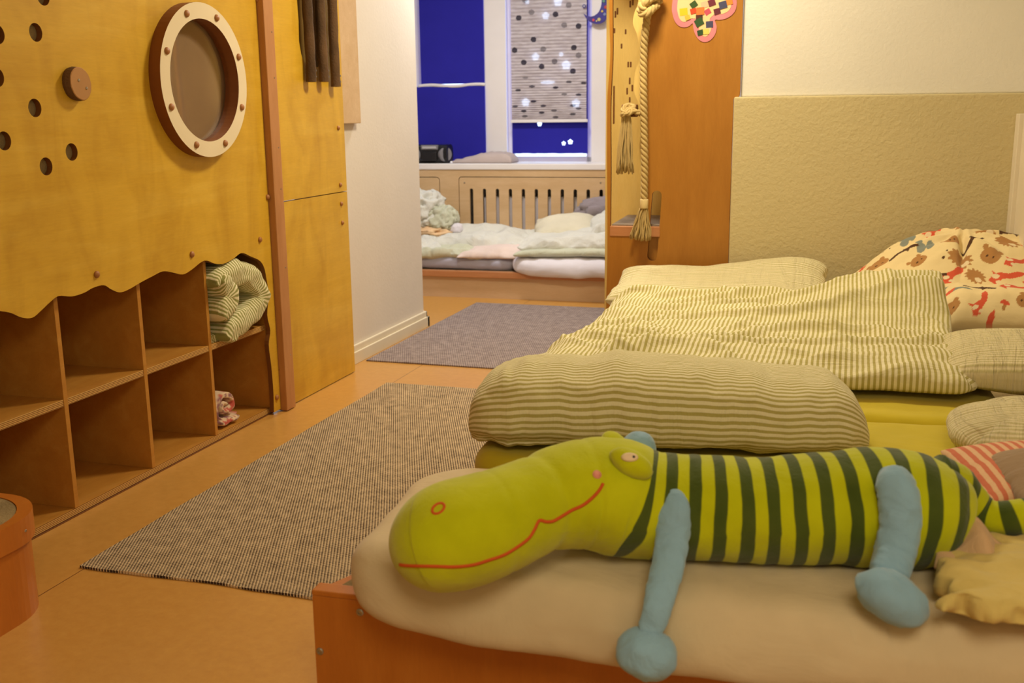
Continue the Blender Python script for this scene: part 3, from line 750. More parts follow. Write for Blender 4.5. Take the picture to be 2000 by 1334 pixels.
t = thing('playhouse_wall', 'yellow plywood playhouse wall with a round porthole and a wavy lower edge', 'playhouse')
G().plate(outer, holes, lambda y, z, d: Vector((XP - d, y, z)), .020, mi=0, mside=1).put('front_panel', None, t, mats=[M['birch'], M['edge']])
# lining behind the round holes
G().box(XP - .034, XP - .0215, 2.15, 2.85, 1.02, 1.80).put('hole_lining', M['felt'], t)
# porthole
ring = circ(3.409, 1.376, .272, 72); inner = circ(3.409, 1.376, .216, 72)
rg = G().plate(ring, [inner], lambda y, z, d: Vector((XP + .046 - d, y, z)), .058, mi=0, mside=1).put('porthole_ring', None, t, mats=[M['ring'], M['ring_side']])
rg['label'] = 'pale ring with dark edge'
for k in range(8):
    w = math.radians(22.5 + 45 * k)
    G().lathe([(.0125, 0), (.0122, .004), (.009, .008), (0, .0095)], 16, mx=Matrix.Translation((XP + .046, 3.409 + .244 * math.cos(w), 1.376 + .244 * math.sin(w))) @ Matrix.Rotation(PI / 2, 4, 'Y')).put('round_plug', M['plug'], rg, smooth=True)
G().plate(circ(3.409, 1.376, .218, 64), [], lambda y, z, d: Vector((XP + .008 - d, y, z)), .004).put('porthole_pane', M['acrylic'], t)
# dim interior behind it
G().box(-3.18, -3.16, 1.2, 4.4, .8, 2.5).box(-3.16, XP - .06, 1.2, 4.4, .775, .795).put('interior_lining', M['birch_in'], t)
G().box(XP - .032, XP - .0215, 3.10, 3.72, 1.08, 1.68).put('porthole_backing', plain('brown_grey_backing', rgb(160, 138, 112), .8), t)  # added backing sheet, its colour stands in for the pane's reflection
# log-slice knob
kb = G().lathe([(.047, 0), (.050, .012), (.048, .030)], 28, mi=1).lathe([(.048, .0301), (.046, .032), (0, .032)], 28, mi=0)
ko = kb
for i, v in enumerate(kb.v):
    w = math.atan2(v.y, v.x); r = math.hypot(v.x, v.y); k = 1 + .05 * math.sin(2 * w + .6) + .03 * nz(w * 2, 5); v.x *= k; v.y *= k
mxk = Matrix.Translation((XP, 2.757, 1.352)) @ Matrix.Rotation(PI / 2, 4, 'Y')
kb.v = [mxk @ v for v in kb.v]
kn = kb.put('log_slice_knob', None, t, mats=[M['log'], M['bark']])
for dy, dz in ((-.010, .010), (.022, -.013)):
    G().lathe([(.005, 0), (.004, .002), (0, .0024)], 10, mx=Matrix.Translation((XP + .032, 2.757 + dy, 1.352 + dz)) @ Matrix.Rotation(PI / 2, 4, 'Y')).put('screw', M['metal'], kn)
# wooden plugs
def plug(y, z, par, x=XP, r=.0115):
    G().lathe([(r, 0), (r * .97, .005), (r * .6, .009), (0, .010)], 14, mx=Matrix.Translation((x, y, z)) @ Matrix.Rotation(PI / 2, 4, 'Y')).put('wooden_plug', M['plug'], par, smooth=True)
for (x, y) in [(188, 536), (374, 497), (507, 468), (522, 385), (536, 514), (547, 721), (540, 776), (502, 1)]:
    p = onx(x, y, XP); plug(p.y, p.z, t)
# beech corner batten and the panels beyond it
G().box(XP - .02, XP + .030, YB + .002, 3.945, .004, 2.55, .004).put('corner_batten', M['beech'], t)
for z in (.24, .62, .95, 1.12, 1.40, 1.58):
    G().lathe([(.0035, 0), (.003, .001), (0, .0013)], 8, mx=Matrix.Translation((XP + .030, 3.925, z)) @ Matrix.Rotation(PI / 2, 4, 'Y')).put('screw', M['metal'], t)
t2 = thing('playhouse_end_wall', 'two plywood panels with dark branch poles at the far end of the playhouse', 'playhouse')
YE = 4.600
cut = [onx(x, y, XP) for x, y in [(580, -60), (580, 0), (583, 40), (584, 80), (588, 105), (595, 122), (604, 130)]]
cut = [(p.y, p.z) for p in cut]; zc = onx(620, 130, XP).z
hole = [(cut[0][0], 2.3)] + cut + [(4.40, zc - .002), (4.43, zc + .02), (4.45, 1.6), (4.45, 2.3)]
G().plate([(3.947, .894), (YE, .894), (YE, 2.55), (3.947, 2.55)], [hole], lambda y, z, d: Vector((XP - d, y, z)), .020, mside=1).put('upper_panel', None, t2, mats=[M['birch'], M['edge']])
G().plate([(3.947, .004), (YE, .004), (YE, .890), (3.947, .890)], [], lambda y, z, d: Vector((XP - d, y, z)), .020, mside=1).put('lower_panel', None, t2, mats=[M['birch'], M['edge']])
G().box(XP - .10, XP - .09, 4.02, 4.5, 1.3, 2.5).put('recess_board', M['hole_back'], t2)
G().box(-2.358, XP - .021, YE - .02, YE - .002, .004, 2.55).put('end_strip', M['birch'], t2)
for (x, y) in [(660, 250), (664, 361), (666, 398), (668, 435)]:
    p = onx(x, y, XP); plug(p.y, p.z, t2, r=.010)
for k, (y, zb) in enumerate([(4.243, 1.392), (4.362, 1.395), (4.478, 1.376)]):
    g = G(); pts = [(XP + .028 + .001 * math.sin(j * .7 + k), y + .0012 * math.sin(j * .6 + 2 * k), zb + 1.1 * j / 22) for j in range(23)]
    g.tube(pts, [.0225 + .0012 * math.sin(j * 2.3 + k) for j in range(23)], 14)
    g.lathe([(.021, -.0015), (.0, -.002)], 14, mi=1, mx=Matrix.Translation(pts[0]))
    po = g.put('branch_pole', None, t2, smooth=True, mats=[M['bark'], M['log']], auto=50)
    for dz in (.022, .048):
        G().lathe([(.0045, 0), (.004, .002), (0, .0024)], 8, mx=Matrix.Translation((XP + .0485, y + .008, zb + dz)) @ Matrix.Rotation(PI / 2, 4, 'Y')).put('screw', M['metal'], po)
tag(G().box(-2.358, -2.325, 4.62, 4.905, 1.207, 2.5, .004).put('wall_board', M['birch_pale']), 'pale wooden board fixed high on the white passage wall', 'board')

# ------------------------------------------------------------------ cubby shelf under the playhouse
t = thing('cubby_shelf', 'low plywood cubby shelf with two rows of compartments under the wavy edge', 'shelf')
XC, XB = -2.300, -2.66
dv_y = [1.40, 1.81, 2.215, 2.618, 3.019, 3.420, 3.836]
def ply_board(name, z0, z1, y0, y1):
    g = G().box(XB, XC, y0, y1, z0, z1)
    g.m = [0] * len(g.f)
    for i, f in enumerate(g.f):
        if all(abs(g.v[k].x - XC) < 1e-6 for k in f): g.m[i] = 1
    return g.put(name, None, t, mats=[M['birch_in'], M['ply']])
ply_board('base_board', .004, .026, 1.40, 3.856); ply_board('top_board', .752, .772, 1.40, 3.856)
for a, b in zip(dv_y[:-1], dv_y[1:]): ply_board('shelf_board', .366, .388, a + .0095, b - .0095)
for k, y in enumerate(dv_y):
    g = G().box(XB, XC + .002, y - .009, y + .009, .0262, .7518, .001); g.put('side_panel' if k in (0, 6) else 'divider', M['birch_in'], t)
G().box(XB - .012, XB - .001, 1.40, 3.85, .004, .77).put('back_board', M['birch_in'], t)
G().box(XC + .001, XC + .006, 1.4, 3.84, 0, .003).put('foot_strip', M['edge'], t)

# rolled duvet stuffed in the upper right compartment
t = thing('rolled_duvet', 'green striped duvet rolled and stuffed in the upper right cubby', 'duvet')
def sweep(path, hw, dx0, dx1, x_c, ns=26, seed=0):
    """sheet of thickness 2*hw following a path in the shelf's front plane, running dx deep"""
    V, F, UV = [], [], []; N = len(path); L = 0; n = ns
    for i, (y, z) in enumerate(path):
        a = Vector((path[min(i + 1, N - 1)][0] - path[max(i - 1, 0)][0], path[min(i + 1, N - 1)][1] - path[max(i - 1, 0)][1])).normalized(); nr = Vector((-a.y, a.x))
        if i: L += math.hypot(y - path[i - 1][0], z - path[i - 1][1])
        e = min(1, 6 * min(i + .25, N - 1 - i + .25) / N) ** .45
        for j in range(n):
            w = 2 * PI * j / n; cx = math.copysign(abs(math.cos(w)) ** .55, math.cos(w)); sy = math.copysign(abs(math.sin(w)) ** .8, math.sin(w))
            h = hw * e * (1 + .14 * nz(i * .22 + seed, cx * 1.5, seed)) * (1 - .15 * abs(math.sin(i * .42 + seed)) ** 6)
            x = x_c + (dx1 if cx > 0 else dx0) * cx + .012 * nz(i * .18, w * 1.2 + seed)
            V.append(Vector((x, y + nr.x * sy * h, z + nr.y * sy * h))); UV.append((x, L))
    for i in range(N - 1):
        for j in range(n): F.append([i * n + j, i * n + (j + 1) % n, (i + 1) * n + (j + 1) % n, (i + 1) * n + j])
    F.append(list(range(n))[::-1]); F.append([(N - 1) * n + j for j in range(n)])
    return V, F, UV
def cub(pts): return [(p.y, p.z) for p in [onx(x, y, -2.27) for x, y in pts]]
M['stripe_c'] = stripes('narrow_green_stripes', rgb(230, 220, 180), rgb(150, 148, 84), axis=1, pitch=.0135, wr=.3, duty=.5, wobble=.001)
pa = smooth_loop(cub([(416, 556), (438, 540), (466, 533), (492, 543), (509, 568), (508, 594), (488, 616), (466, 634), (450, 650), (440, 660)]), 6, closed=False)
V, F, UV = sweep(pa, .056, .30, .065, -2.315, seed=2)
put('outer_fold', V, F, M['stripe_c'], t, uv=UV, smooth=True)
pb = smooth_loop(cub([(424, 545), (440, 560), (448, 580), (440, 600), (428, 622)]), 6, closed=False)
V, F, UV = sweep(pb, .056, .28, .075, -2.318, seed=5)
put('inner_roll', V, F, M['stripe_c'], t, uv=UV, smooth=True)
pc = smooth_loop(cub([(424, 668), (436, 664), (447, 660)]), 6, closed=False)
V, F, UV = sweep(pc, .022, .2, .03, -2.34, seed=8)
put('tucked_corner', V, F, M['stripe_c'], t, uv=UV, smooth=True)
# rolled printed cloth in the lower right compartment
def roll_cols(V):
    out = []
    for v in V:
        k = nz(v.y * 30, v.z * 30, v.x * 22, 2); c = rgb(222, 196, 164)
        if k > .18: c = rgb(190, 92, 78)
        elif k < -.24: c = rgb(150, 104, 110)
        out.append(c)
    return out
t = thing('rolled_cloth', 'small red and cream printed cloth rolled up in the lower right cubby', 'cloth')
sp = [(3.560 + (.004 + .0068 * w) * math.cos(w + .6) * 1.15, .105 + (.004 + .0068 * w) * .82 * math.sin(w + .6)) for w in [k * .22 for k in range(52)]]
V, F, UV = sweep(sp, .014, .13, .05, -2.385, ns=20, seed=3); put('spiral_roll', V, F, M['print'], t, smooth=True, cols=roll_cols(V))
sp = [(3.490, .055), (3.520, .043), (3.555, .048), (3.585, .043), (3.610, .055)]
V, F, UV = sweep(smooth_loop(sp, 5, closed=False), .014, .12, .06, -2.375, ns=20, seed=9); put('loose_end', V, F, M['print'], t, smooth=True, cols=roll_cols(V))

# ------------------------------------------------------------------ rounded step at the near left
def stoolout(off):
    x1 = -1.925 - off; y1 = 2.13 - off; r = .17
    o = [(-2.268, 1.2), (x1, 1.2)]
    for k in range(13): w = PI / 2 * k / 12; o.append((x1 - r + r * math.cos(w), y1 - r + r * math.sin(w)))
    return o + [(-2.268, y1)]
t = thing('step_stool', 'rounded wooden step with carpeted top in the lower left corner', 'step')
G().plate(stoolout(.004), [], lambda x, y, d: Vector((x, y, .198 - d)), .198).put('body', M['bed'], t)
G().plate(stoolout(-.004), [stoolout(.020)[1:-1] and [(x, y) for x, y in stoolout(.022)[1:-1]] + [(-2.25, 2.105), (-2.25, 1.22)]], lambda x, y, d: Vector((x, y, .268 - d)), .068).put('rim', M['bed'], t)
G().plate([(x, y) for x, y in stoolout(.0235)[1:-1]] + [(-2.248, 2.104), (-2.248, 1.222)], [], lambda x, y, d: Vector((x, y, .266 - d)), .06).put('carpet_pad', M['carpet_dark'], t)
G().lathe([(.004, 0), (.003, .001), (0, .0013)], 8, mx=Matrix.Translation((-1.921, 2.0, .235)) @ Matrix.Rotation(PI / 2, 4, 'Y')).put('nail', M['metal'], t)

# ================================================================== loft end panel at the right of the passage
LB = 5.05
def lq(x, y): p = ony(x, y, LB, True); return (p.x, p.z)
t = thing('loft_panel', 'tall golden plywood loft end panel with a wavy edge and a rope', 'loft', MQ)
zt = 2.3
lo = [lq(x, y) for x, y in [(1191, -80), (1190, 0), (1190.5, 55), (1192, 100), (1190.5, 135), (1188, 165), (1186, 200), (1185.5, 300), (1186, 400), (1186, 500), (1184, 578)]]
lo = smooth_loop(lo, 4, closed=False)
outer = [(lo[0][0], zt)] + lo + [(lo[-1][0], .004), (-.329, .004), (-.329, 1.300), (-.312, 1.302), (-.302, 1.315), (-.300, 1.34), (-.300, zt)]
li = [lq(x, y) for x, y in [(1197, -80), (1196.5, 0), (1197, 90), (1196, 130), (1194, 170), (1192.5, 220), (1193, 330), (1192, 440)]]
zl = lq(1250, 462)[1]
li = smooth_loop(li, 4, closed=False)
op = [(li[0][0], zt - .2)] + li + [(li[-1][0], zl), (lq(1264, 462)[0], zl), (lq(1262, 300)[0], lq(1262, 300)[1]), (lq(1258, 200)[0], lq(1258, 200)[1]), (lq(1259, 60)[0], lq(1259, 60)[1]), (lq(1262, 0)[0], zt - .2)]
def stad(p, q, r, n=10):
    (x0, z0), (x1, z1) = p, q; o = []
    for k in range(n + 1): w = PI * k / n; o.append((x0 + r * math.cos(w), z0 + r * math.sin(w)))
    for k in range(n + 1): w = PI + PI * k / n; o.append((x1 + r * math.cos(w), z1 + r * math.sin(w)))
    return o
slot = stad(lq(1283, 382), lq(1274, 500), .0235)
pn = G().plate(outer, [op, slot], lambda a, b, d: Vector((a, LB + d, b)), .024, mside=1).put('end_panel', None, t, mats=[M['loft'], M['edge']])
bk = G().box(-1.02, -.46, 5.58, 5.60, .004, zt)
for (x, y, h) in [(1193, 5, 14), (1206, 22, 12), (1202, 28, 12), (1231, 8, 12), (1236, 4, 12), (1227, 126, 10), (1232, 126, 10), (1230, 158, 12), (1225, 178, 12), (1235, 172, 12), (1230, 195, 10), (1199, 205, 70), (1200, 60, 9), (1222, 62, 9), (1214, 90, 9)]:
    p = ony(x, y, 5.58, True); hz = h / 2 * 5.7 / FPX
    bk.box(p.x - .0045, p.x + .0045, 5.5785, 5.582, p.z - hz, p.z + hz, .003, mi=1)
bk.put('back_board', None, t, mats=[M['loft_back'], M['edge']])
# inner strip with a wavy edge behind the opening
ip = [(1250, -80), (1247, 0), (1240, 22), (1236, 45), (1244, 67), (1248, 92), (1249, 115), (1242, 135), (1239, 153), (1239, 180), (1247, 203), (1250, 240), (1249, 320), (1251, 440)]
ipq = smooth_loop([(lambda p: (p.x, p.z))(ony(x, y, 5.12, True)) for x, y in ip], 4, closed=False)
G().plate([(ipq[0][0], zt)] + ipq + [(ipq[-1][0], .70), (-.715, .70), (-.715, zt)], [], lambda a, b, d: Vector((a, 5.12 + d, b)), .02, mside=1).put('inner_strip', None, t, mats=[M['loft_back'], M['edge']])
zs = lq(1240, 441)[1]
st = G().box(-.899, lq(1289, 450)[0], 5.046, 5.578, zs - .052, zs - .004, .003).put('step_board', M['beech_lip'], t)
G().box(-.895, lq(1289, 450)[0] - .003, 5.078, 5.570, zs - .004, zs + .002).put('step_carpet', M['carpet'], st)
G().box(-.90, -.55, 5.0765, 5.10, .004, zs - .055).put('riser', M['loft'], t)
pp = ony(1226, 216, 5.04, True)
pg = G().box(pp.x - .033, pp.x + .04, 5.055, 5.11, pp.z - .03, pp.z + .028, .006).put('peg_block', M['edge'], t)
# ------------------------------------------------------------------ rope hanging down the panel
t = thing('climbing_rope', 'thick twisted hemp rope with a knot and tassel hanging down the loft panel', 'rope', MQ)
RBY = 5.018
def rq(x, y, b=RBY): p = ony(x, y, b, True); return Vector((p.x, b, p.z))
def twisted(path, r, turns_per_m, parent, name, strands=3, mat='rope'):
    g = G(); L = [0]
    for a, b in zip(path[:-1], path[1:]): L.append(L[-1] + (b - a).length)
    for s in range(strands):
        pts = []
        for i, p in enumerate(path):
            tg = (path[min(i + 1, len(path) - 1)] - path[max(0, i - 1)]).normalized()
            a = tg.cross(Vector((0, 1, 0.01))).normalized(); b = a.cross(tg).normalized()
            w = 2 * PI * (s / strands + L[i] * turns_per_m); pts.append(p + (a * math.cos(w) + b * math.sin(w)) * r * .52)
        g.tube(pts, r * .56, 7)
    return g.put(name, M[mat], parent, smooth=True)
ctrl = [rq(1268, 10, 4.985), rq(1264, 35, 5.0), rq(1258, 90), rq(1257, 160), rq(1258, 240), rq(1259, 330), rq(1258, 392)]
path = [Vector(p) for p in smooth_loop(ctrl, 40, closed=False)]
twisted(path, .0175, 13, t, 'rope')
for k in range(3):   # overhand knot
    w0 = k * 1.1; c = rq(1266 + k * 5, 10 - 4 * k, 4.99)
    lp = [c + Vector((.036 * math.cos(w) , .028 * math.sin(w + w0), .040 * math.sin(w) * math.cos(w0 * .6) + .016 * math.cos(w))) for w in [2 * PI * j / 40 for j in range(37)]]
    twisted(lp, .0165, 13, t, 'knot')
twisted([rq(1280, -70, 5.0) + Vector((0, 0, 0)), rq(1278, -30, 5.0), rq(1276, 0, 4.99)], .0175, 13, t, 'rope')
c = rq(1258, 398)
G().lathe([(.0185, -.022), (.020, -.018), (.020, .018), (.0185, .022)], 20, mx=Matrix.Translation(c)).put('whipping', M['rope_pale'], t, smooth=True)
def tassel(top, L, r0, r1, n, parent, name, lean=0, flat=.6):
    random.seed(n); g = G()
    for k in range(n):
        w = random.uniform(0, 2 * PI); q = math.sqrt(random.random()); ll = L * random.uniform(.9, 1.03)
        pts = []
        for i in range(10):
            s = i / 9; rr = r0 + (r1 - r0) * s ** .8
            pts.append(top + Vector((math.cos(w) * rr * q + lean * s + .003 * math.sin(i + k), math.sin(w) * rr * q * flat, -ll * s)))
        g.tube(pts, .0032, 5)
    return g.put(name, M['rope'], parent, smooth=True)
tassel(c + Vector((0, 0, -.018)), .155, .014, .055, 70, t, 'tassel', -.012)
# second tassel tied on the peg
t = thing('rope_tassel', 'frayed hemp rope end tied on the peg inside the loft opening', 'rope', MQ)
k0 = rq(1224, 214, 5.03)
for k in range(2):
    lp = [k0 + Vector((.006 + .024 * math.cos(w), .022 * math.sin(w + k), -.004 * k + .020 * math.sin(w + 1.2 * k))) for w in [2 * PI * j / 32 for j in range(33)]]
    twisted(lp, .011, 14, t, 'knot')
twisted([Vector(p) for p in smooth_loop([k0 + Vector((.012, 0, .0)), k0 + Vector((.05, -.005, -.012)), k0 + Vector((.068, .005, -.02)), k0 + Vector((.085, .03, -.01))], 12, closed=False)], .013, 14, t, 'rope_end')
tassel(k0 + Vector((-.002, 0, -.005)), .29, .016, .043, 80, t, 'tassel', -.006)
# ------------------------------------------------------------------ tissue-paper flower on the panel
def fl(x, y, d=0): p = ony(x, y, LB - .004, True); return (p.x, p.z)
fo = [(1280 + .15 * a, .15 * b) for a, b in [(215, 100), (225, 190), (255, 280), (310, 340), (380, 356), (440, 338), (485, 305), (495, 370), (520, 450), (570, 520), (640, 548), (715, 522), (775, 450), (798, 350), (775, 262), (840, 258), (920, 240), (1000, 190), (1050, 110), (1058, 0), (1030, -120), (950, -200), (860, -190), (790, -130), (760, -220), (690, -300), (600, -300), (540, -230), (510, -130), (430, -170), (320, -150), (240, -60)]]
foq = smooth_loop([fl(x, y) for x, y in fo], 4)
cx = sum(p[0] for p in foq) / len(foq); cz = sum(p[1] for p in foq) / len(foq)
def inset(lp, d):
    o = []; n = len(lp)
    for i in range(n):
        a, b = Vector(lp[i - 2]), Vector(lp[(i + 2) % n]); tg = (b - a).normalized(); nr = Vector((-tg.y, tg.x)); o.append((lp[i][0] + nr.x * d, lp[i][1] + nr.y * d))
    return o
area = sum(foq[i - 1][0] * foq[i][1] - foq[i][0] * foq[i - 1][1] for i in range(len(foq)))
inn = inset(foq, .024 if area > 0 else -.024)
t = thing('paper_flower', 'pink edged flower cut-out with coloured paper squares on the loft panel', 'decoration', MQ)
G().plate(foq, [], lambda a, b, d: Vector((a, LB - .0008 - d, b)), .0022).put('outline', plain('pink_card', rgb(214, 128, 134), .5, var=.12), t)
G().plate(inn, [], lambda a, b, d: Vector((a, LB - .0031 - d, b)), .001).put('tissue_centre', plain('cream_tissue', rgb(222, 196, 140), .6), t)
for k, (a, b, s, r, c) in enumerate([(368, 155, 95, 5, rgb(226, 186, 30)), (500, 60, 80, 35, rgb(50, 76, 22)), (495, 145, 72, 14, rgb(198, 66, 24)), (585, 145, 95, 2, rgb(214, 116, 50)), (680, 155, 72, 30, rgb(186, 74, 92)), (640, 60, 78, 15, rgb(214, 176, 140)), (735, 35, 84, 18, rgb(104, 34, 46)), (880, 65, 92, 14, rgb(64, 66, 94)), (805, 150, 78, 14, rgb(92, 30, 44)), (965, 25, 72, 10, rgb(222, 132, 50)), (572, 225, 80, 2, rgb(74, 34, 22)), (570, 290, 96, 28, rgb(46, 78, 34)), (705, 318, 84, 3, rgb(66, 64, 92)), (585, 425, 70, 12, rgb(40, 70, 36)), (660, 412, 68, 3, rgb(220, 196, 92)), (420, 230, 60, 20, rgb(206, 176, 60))]):
    p = fl(1280 + .15 * a, .15 * b); h = s * .15 / 2 * 5.1 / FPX * 1.02; w = math.radians(r)
    q = [(p[0] + h * (x * math.cos(w) - y * math.sin(w)), p[1] + h * (x * math.sin(w) + y * math.cos(w))) for x, y in ((-1, -.9), (1, -.9), (1, .9), (-1, .9))]
    G().plate(q, [], lambda a_, b_, d: Vector((a_, LB - .0042 - .0006 * (k % 4) - d, b_)), .0005).put('paper_square', plain('tissue_%d' % k, c, .6), t)

# ================================================================== low bed platform
def bq(x, y, z=0): return Vector((x, y, z))
MB = Matrix.Translation((-1.03, 1.835, 0)) @ Matrix.Rotation(math.radians(2.4), 4, 'Z')
t = thing('bed_platform', 'low orange plywood bed platform carrying the row of mattresses', 'bed', MB)
BH = .268
PLN = [(0, .026), (.045, .12), (.13, .34), (.19, .60), (.21, 3.14), (1.86, 3.14), (1.86, .026)]
G().box(0, 1.86, 0, .026, .0, BH - .012, .002).put('front_board', M['bed'], t)
G().box(0, 1.86, -.001, .040, BH - .012, BH, .003).put('front_lip', M['bed'], t)
G().plate(PLN, [], lambda x, y, d: Vector((x, y, BH - .012 - d)), BH - .013).put('side_frame', M['bed'], t)
PLC = [(.05, .0405), (.075, .12), (.16, .34), (.22, .60), (.24, 3.11), (1.83, 3.11), (1.83, .0405)]
G().plate(PLC, [], lambda x, y, d: Vector((x, y, BH - .002 - d)), .0095).put('carpet_top', M['carpet_dark'], t)
MBi = MB.inverted()
def on_front(x, y):
    n = (MB.to_3x3() @ Vector((0, 1, 0))); d = ray(x, y); k = (MB.translation - EYE).dot(n) / d.dot(n); return MBi @ (EYE + d * k)
for (x, y) in [(703, 1196), (625, 1272), (1345, 1302)]:
    p = on_front(x, y)
    G().lathe([(.0085, 0), (.0085, .0015), (.006, .003), (.0035, .0028), (.003, .001), (0, .001)], 16, mx=Matrix.Translation((p.x, 0, p.z)) @ Matrix.Rotation(PI / 2, 4, 'X')).put('bolt', M['metal'], t)

# ------------------------------------------------------------------ mattresses
MZ = BH + .001
def w1(p):
    k = sm(-.12, -.31, p.y)
    p.z -= .040 * k * sm(-.75, -.35, p.x) * (1 if p.z < .11 else .45); p.y -= .012 * k * math.sin(p.x * 7 + 1) ; p.y -= .02 * k * (1 - p.z / .13)
    if p.z > .06: p.z += .006 * nz(p.x * 3, p.y * 6, 2)
    return p
GB = 'mattresses in a row on the low bed'
o = mattress('mattress', 1.42, .615, .135, .055, .15, M['beige_sheet'], place(-.235, 2.068, MZ, 3.4), warp=w1, seed=1, amp=.006, nx=110, ny=50)
tag(o, 'beige sheeted mattress at the near end of the bed under the green toy', 'mattress', GB)
o = mattress('mattress', 1.42, .60, .130, .05, .13, M['yellow_sheet'], place(-.19, 2.70, MZ, 2.4), seed=2, amp=.004); tag(o, 'yellow sheeted mattress under the rolled striped duvet', 'mattress', GB)
o = mattress('mattress', 1.42, .60, .125, .05, .13, M['yellow_sheet'], place(-.22, 3.32, MZ, 2), seed=6, amp=.004); tag(o, 'yellow sheeted mattress under the spread striped duvet', 'mattress', GB)
o = mattress('mattress', 1.42, .60, .125, .05, .13, M['white_sheet'], place(-.24, 3.94, MZ, 2), seed=7, amp=.004); tag(o, 'mattress under the far half of the spread striped duvet', 'mattress', GB)
o = mattress('mattress', 1.75, .66, .125, .05, .13, M['white_sheet'], place(-.10, 4.60, MZ, 2), seed=8, amp=.004); tag(o, 'mattress against the back wall under the long pale pillow', 'mattress', GB)
MT = MZ + .132

# ------------------------------------------------------------------ rolled duvet (bolster)
A0, A1 = Vector((-.915, 2.615, MT)), Vector((.075, 2.805, MT))
ARC = []
def bolster():
    V, F, UV = [], [], []; NS, n = 110, 84; ax = (A1 - A0).normalized(); sd = Vector((-ax.y, ax.x, 0)); LL = (A1 - A0).length
    cs = [Vector((math.copysign(abs(math.cos(w)) ** .75, math.cos(w)) * .245, math.copysign(abs(math.sin(w)) ** (.8 if math.sin(w) > 0 else .55), math.sin(w)) * .1)) for w in [2 * PI * j / n for j in range(n + 1)]]
    ARC.append(0)
    for a_, b_ in zip(cs[:-1], cs[1:]): ARC.append(ARC[-1] + (b_ - a_).length)
    for i in range(NS + 1):
        s = .5 - .5 * math.cos(PI * i / NS); s = .35 * s + .65 * i / NS
        e = min(1, (1 - max(0, (1 - s / .13)) ** 2.2)) if s < .13 else 1
        e2 = (1 - max(0, (s - .86) / .14) ** 2.4) if s > .86 else 1
        k = max(.0, e ** .5 * e2 ** .5)
        wdt = (.245 + .010 * nz(s * 5, 1)) * (.35 + .65 * k if 0 < k else .3); hgt = (.093 + .008 * nz(s * 6, 4) + .012 * math.sin(s * 4.2)) * (.12 + .88 * k)
        lift = .05 * max(0, 1 - s / .10) ** 1.3                                   # left end turned up
        per = 0; prev = None
        for j in range(n):
            w = 2 * PI * j / n
            c, q = math.cos(w), math.sin(w)
            x = math.copysign(abs(c) ** .75, c); z = math.copysign(abs(q) ** (.8 if q > 0 else .55), q)
            fold = 1 - .10 * math.exp(-((w % (2 * PI) - 3.55) / .16) ** 2) * sm(.45, .05, s)
            y = x * wdt * fold; zz = hgt + z * hgt * (1.0 if z < 0 else 1 + .16 * (-x))
            if z < 0: zz = hgt + z * hgt * .98
            wr = .0040 * nz(s * 26, w * 1.6, 2, 3) * (1 + 1.5 * sm(.25, 0, s) + sm(.85, 1, s)) + .006 * nz(s * 6, w * 2, 8)
            p = A0 + ax * (s * LL + .02 * x * sm(.1, 0, s)) + sd * y + Vector((0, 0, zz + lift * (0.5 + .5 * z)))
            nv = sd * c + Vector((0, 0, q)); p += nv * wr
            if p.z < MT + .001: p.z = MT + .001
            per = ARC[j]; V.append(p); UV.append((s * LL, per + .004 * math.sin(s * 9)))
    for i in range(NS):
        for j in range(n):
            F.append([i * n + j, (i + 1) * n + j, (i + 1) * n + (j + 1) % n, i * n + (j + 1) % n])
    F.append(list(range(n))); F.append([NS * n + j for j in range(n)][::-1])
    return V, F, UV
V, F, UV = bolster()
o = put('rolled_duvet', V, F, M['stripe_v'], uv=None, smooth=True)
l = o.data.uv_layers.new(name='UVMap'); nb = 84
for p in o.data.polygons:
    js = [o.data.loops[k].vertex_index % nb for k in p.loop_indices]; wrap = max(js) - min(js) > 2 and len(js) == 4
    for k in p.loop_indices:
        vi = o.data.loops[k].vertex_index; u, v = UV[vi]
        if wrap and vi % nb == 0: v += ARC[-1]
        l.data[k].uv = (u, v)
tag(o, 'thick rolled green striped duvet lying across the yellow mattress', 'duvet')

# ------------------------------------------------------------------ spread striped duvet
c00, c10, c11, c01 = Vector((-1.00, 3.16)), Vector((.415, 3.225)), Vector((.375, 4.24)), Vector((-.885, 4.36))
def plan2(u, v):
    s, q = (u + 1) / 2, (v + 1) / 2
    p = c00 * (1 - s) * (1 - q) + c10 * s * (1 - q) + c11 * s * q + c01 * (1 - s) * q
    ax_, ay_ = max(0, abs(u) * .70 - .63), max(0, abs(v) * .55 - .48)
    if ax_ and ay_:
        dd = math.hypot(ax_, ay_); k_ = max(ax_, ay_) / dd
        p.x -= math.copysign(ax_ * (1 - k_), u); p.y -= math.copysign(ay_ * (1 - k_), v)
    p.x += .025 * nz(q * 5, 2, u) * abs(u) ** 4; p.y += .03 * nz(s * 4, 6, v) * abs(v) ** 4
    return p
def fold2(x, y):
    # long soft creases running across, slightly slanted
    a = .022 * nz(x * 1.9 + y * .8, y * 6.0 - x * 1.2, 1.5, 3)
    r = abs(nz(x * 1.5 + 3, y * 4.5 - x * 1.6, 5, 2)); b = .026 * max(0, .20 - r) / .20
    r = abs(nz(x * 2.6 + 9, y * 3.2 + x * 2.2, 8, 2)); b += .012 * max(0, .12 - r) / .12 - .010 * max(0, nz(x * 5, y * 9, 12, 2))
    return a + b
